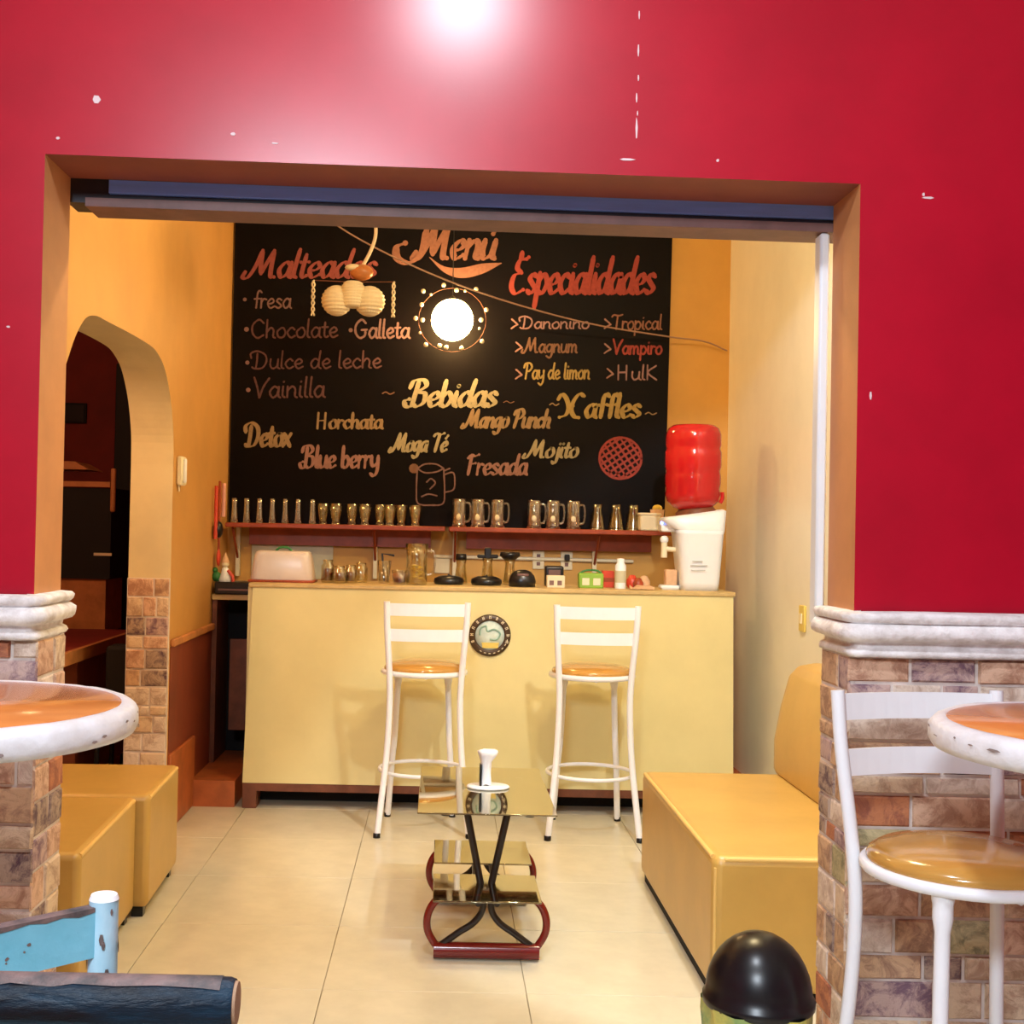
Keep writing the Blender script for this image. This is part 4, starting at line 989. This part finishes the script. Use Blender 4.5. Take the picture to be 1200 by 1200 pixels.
MB().box((-.012, -.04, -.058), (0, .04, .058), bevel=.003).build('plate', M['gold'], t); MB().box((-.017, -.014, -.022), (-.010, .014, .022)).build('rocker', M['plate'], t)

# ------------------------------------------------------------ hanging lamps and wires
GY = 6.76
def bulb_lamp():
    p = at(530, 375, GY)
    t = thing('globe_lamp', (p.x, GY, p.z), 'glowing round globe lamp ringed with small beads before the board', 'lamp')
    MB().ball((0, 0, 0), .115, 28).build('globe', M['bulb'], t)
    MB().tube([(0, .02, .09), (0, .02, CZ-p.z)], .003, 6).build('cord', M['black'], t)
    MB().lathe([(.03, .085), (.035, .11), (.001, .135)], n=16).build('socket', M['black'], t)
    dots = [(496, 341), (520, 334), (535, 340), (558, 339), (494, 357), (487, 373), (495, 375), (499, 404), (515, 405), (523, 407), (541, 408), (565, 400), (570, 363), (564, 375), (562, 385), (505, 345), (545, 341), (492, 390)]
    for k, (x, y) in enumerate(dots):
        q = at(x, y, GY)-p; MB().ball((q.x, 0, q.z), .013 if k < 14 else .008, 10).build('bead', M['bead'], t)
    c = MB(); c.tube([(.185*cos(a), 0, .175*sin(a)) for a in [2*pi*k/32 for k in range(32)]], .0015, 5, closed=True); c.build('bead_wire', M['brown_wood'], t)
bulb_lamp()
p = at(414, 350, 6.3)
t = thing('pendant_shade', (p.x, 6.3, p.z), 'unlit pendant lamp with cream ribbed shade and twisted side rods', 'lamp')
for s, r_ in ((-1, .078), (1, .078)):
    c = MB(); pr = []
    for k in range(25):
        a = -pi/2+pi*k/24; pr.append((max(r_*cos(a)*(1+(.05 if k % 2 else -.03)), .001), r_*sin(a)*1.0))
    c.lathe(pr, (s*.083, 0, -.012), 24, smooth=False); c.build('ribbed_globe', M['cream_shade'], t)
pr = []
for k in range(19): pr.append((.058+(.004 if k % 2 else 0)-(.02*((k-9)/9)**4), -.05+.13*k/18))
MB().lathe(pr, (0, -.03, 0), 24, smooth=False).build('ribbed_drum', M['cream_shade'], t)
for s in (-1, 1):
    c = MB()
    for q in (0, pi): c.tube([(s*.205+.007*cos(k*.9+q), .007*sin(k*.9+q), -.09+.009*k) for k in range(21)], .0045, 6)
    c.build('twisted_rod', M['cream_shade'], t)
    MB().tube([(0, 0, .085), (s*.205, 0, .09)], .0022, 6).build('rod_arm', M['brown_wood'], t)
MB().ball((.04, 0, .135), .055, 16, sx=1.1, sz=.75).build('socket_cover', M['amber'], t)
MB().ball((.0, -.02, .155), .030, 12, sx=1.5, sz=.6).build('socket_cap', M['cream_shade'], t)
q = at(438, 240, 6.3)-p
MB().tube(cr([(.045, 0, .17), (.085, 0, .25), (.108, 0, .34), (q.x, 0, q.z), (q.x-.005, 0, CZ-p.z)], 5), .009, 8).build('cord', M['cord_white'], t)
pts = [at(365, 235, 6.2), at(392, 262, 6.25), at(445, 293, 6.35), at(520, 327, 6.45), at(600, 355, 6.6), at(690, 379, 6.75), at(780, 394, 6.88), at(825, 400, 6.92), at(852, 411, 6.95)]
pts[-1].x = min(pts[-1].x, WR-.02)
pts = [Vector((pts[0].x-.45, 6.0, CZ))]+pts
tag(MB().tube(cr(pts, 5), .0045, 6).build('slack_wire', mat('brown_wire', (.34, .20, .14), .6)), 'thin sagging wire crossing before the board to the right corner', 'wire')

# ------------------------------------------------------------ side room furniture
t = thing('dark_cabinet', (-2.1, 7.0, 0), 'tall black cabinet with pale wooden edges seen through the archway', 'cabinet')
def sp(px, py, Y): p = at(px, py, Y); return p.x+2.1, p.z
xa, za = sp(40, 677, 7.0); xb, zb = sp(131, 572, 7.0)
MB().box((xa, 0, za), (xb, .4, zb)).build('body', M['black_matte'], t)
x1_, z1_ = sp(40, 575, 7.0); x2_, z2_ = sp(130, 568, 7.0); MB().box((x1_, -.02, z2_-.015), (x2_, .0, z2_+.015)).build('shelf_edge', M['wood_edge'], t)
x1_, z1_ = sp(130, 600, 7.0); x2_, z2_ = sp(137, 549, 7.0); MB().box((x1_, -.03, z1_), (x2_, .0, z2_), bevel=.01).build('upright_edge', M['wood_edge'], t)
x1_, z1_ = sp(40, 740, 7.0); x2_, z2_ = sp(123, 677, 7.0); MB().box((x1_, .02, z1_), (x2_, .38, z2_)).build('door', M['wood_edge'], t)
x1_, z1_ = sp(40, 740, 7.0); MB().box((x1_, .05, 0), (x2_, .38, z1_)).build('plinth', M['dark_red'], t)
x1_, z1_ = sp(40, 549, 7.0); x2_, z2_ = sp(104, 541, 7.0); MB().prism([(x1_, z1_-.0), (x2_, z1_), (x2_-.08, z2_), (x1_, z2_)], 'Y', .0, .3).build('top_board', M['wood_edge'], t)
x1_, z1_ = sp(110, 651, 7.0); x2_, z2_ = sp(131, 649, 7.0); MB().box((x1_, -.006, z1_), (x2_, 0, z2_+.004)).build('handle', M['plate'], t)
t = thing('dark_post', (at(137, 700, 7.5).x+.02, 7.5, 0), 'tall black speaker stand behind the table in the side room', 'stand')
p1 = at(137, 440, 7.3); 
MB().box((-.06, 0, 1.05), (.09, .12, p1.z+.1), bevel=.01).build('speaker_box', M['black_matte'], t); MB().box((-.035, .02, 0), (.035, .09, 1.06), bevel=.01).build('post', M['black_matte'], t)
p = at(83, 484, 8.58); t = thing('wall_picture', (p.x, 8.59, p.z), 'small black picture on the dark red wall of the side room', 'picture')
MB().box((-.11, -.02, -.07), (.11, 0, .07), bevel=.003).build('frame', M['black_matte'], t); MB().box((-.09, -.022, -.055), (.09, -.019, .055)).build('print', M['black'], t)
t = thing('side_table', (-1.9, 6.0, 0), 'low table with orange wooden edge seen through the archway', 'table')
a0 = at(70, 768, 5.25); a1 = at(150, 735, 6.75); zz = .80
MB().box((-.5, -.8, zz-.02), (.22, .8, zz)).build('top', M['dark_red'], t); MB().box((.22, -.8, zz-.055), (.245, .8, zz+.003)).build('edge', M['wood_edge'], t)
MB().box((-.45, -.2, .15), (.20, .75, zz-.06)).build('side_panel', mat('red_brown_panel', (.28, .07, .03), .6, noise=.3), t)
for x in (-.45, .18):
    for y in (-.75, .7): MB().box((x, y, 0), (x+.04, y+.04, zz-.02)).build('leg', M['black_matte'], t)
t = thing('black_stool', (-1.62, 5.55-.32, 0), 'black chair mostly hidden behind the stone-clad arch pillar', 'chair')
rx = at(131, 800, 5.62)
t.location = (rx.x, 5.70, 0)
MB().box((-.05, -.02, .55), (.07, .12, .82), bevel=.02).build('backrest', M['black_matte'], t)
MB().prism([(-.09, .45), (.08, .45), (.08, .58), (-.05, .58)], 'Y', -.02, .30).build('seat', M['black_matte'], t)
for x in (-.08, .05):
    for y in (.0, .26): MB().tube([(x*1.1, y, 0), (x, y, .46)], .012, 8).build('leg', M['black_matte'], t)
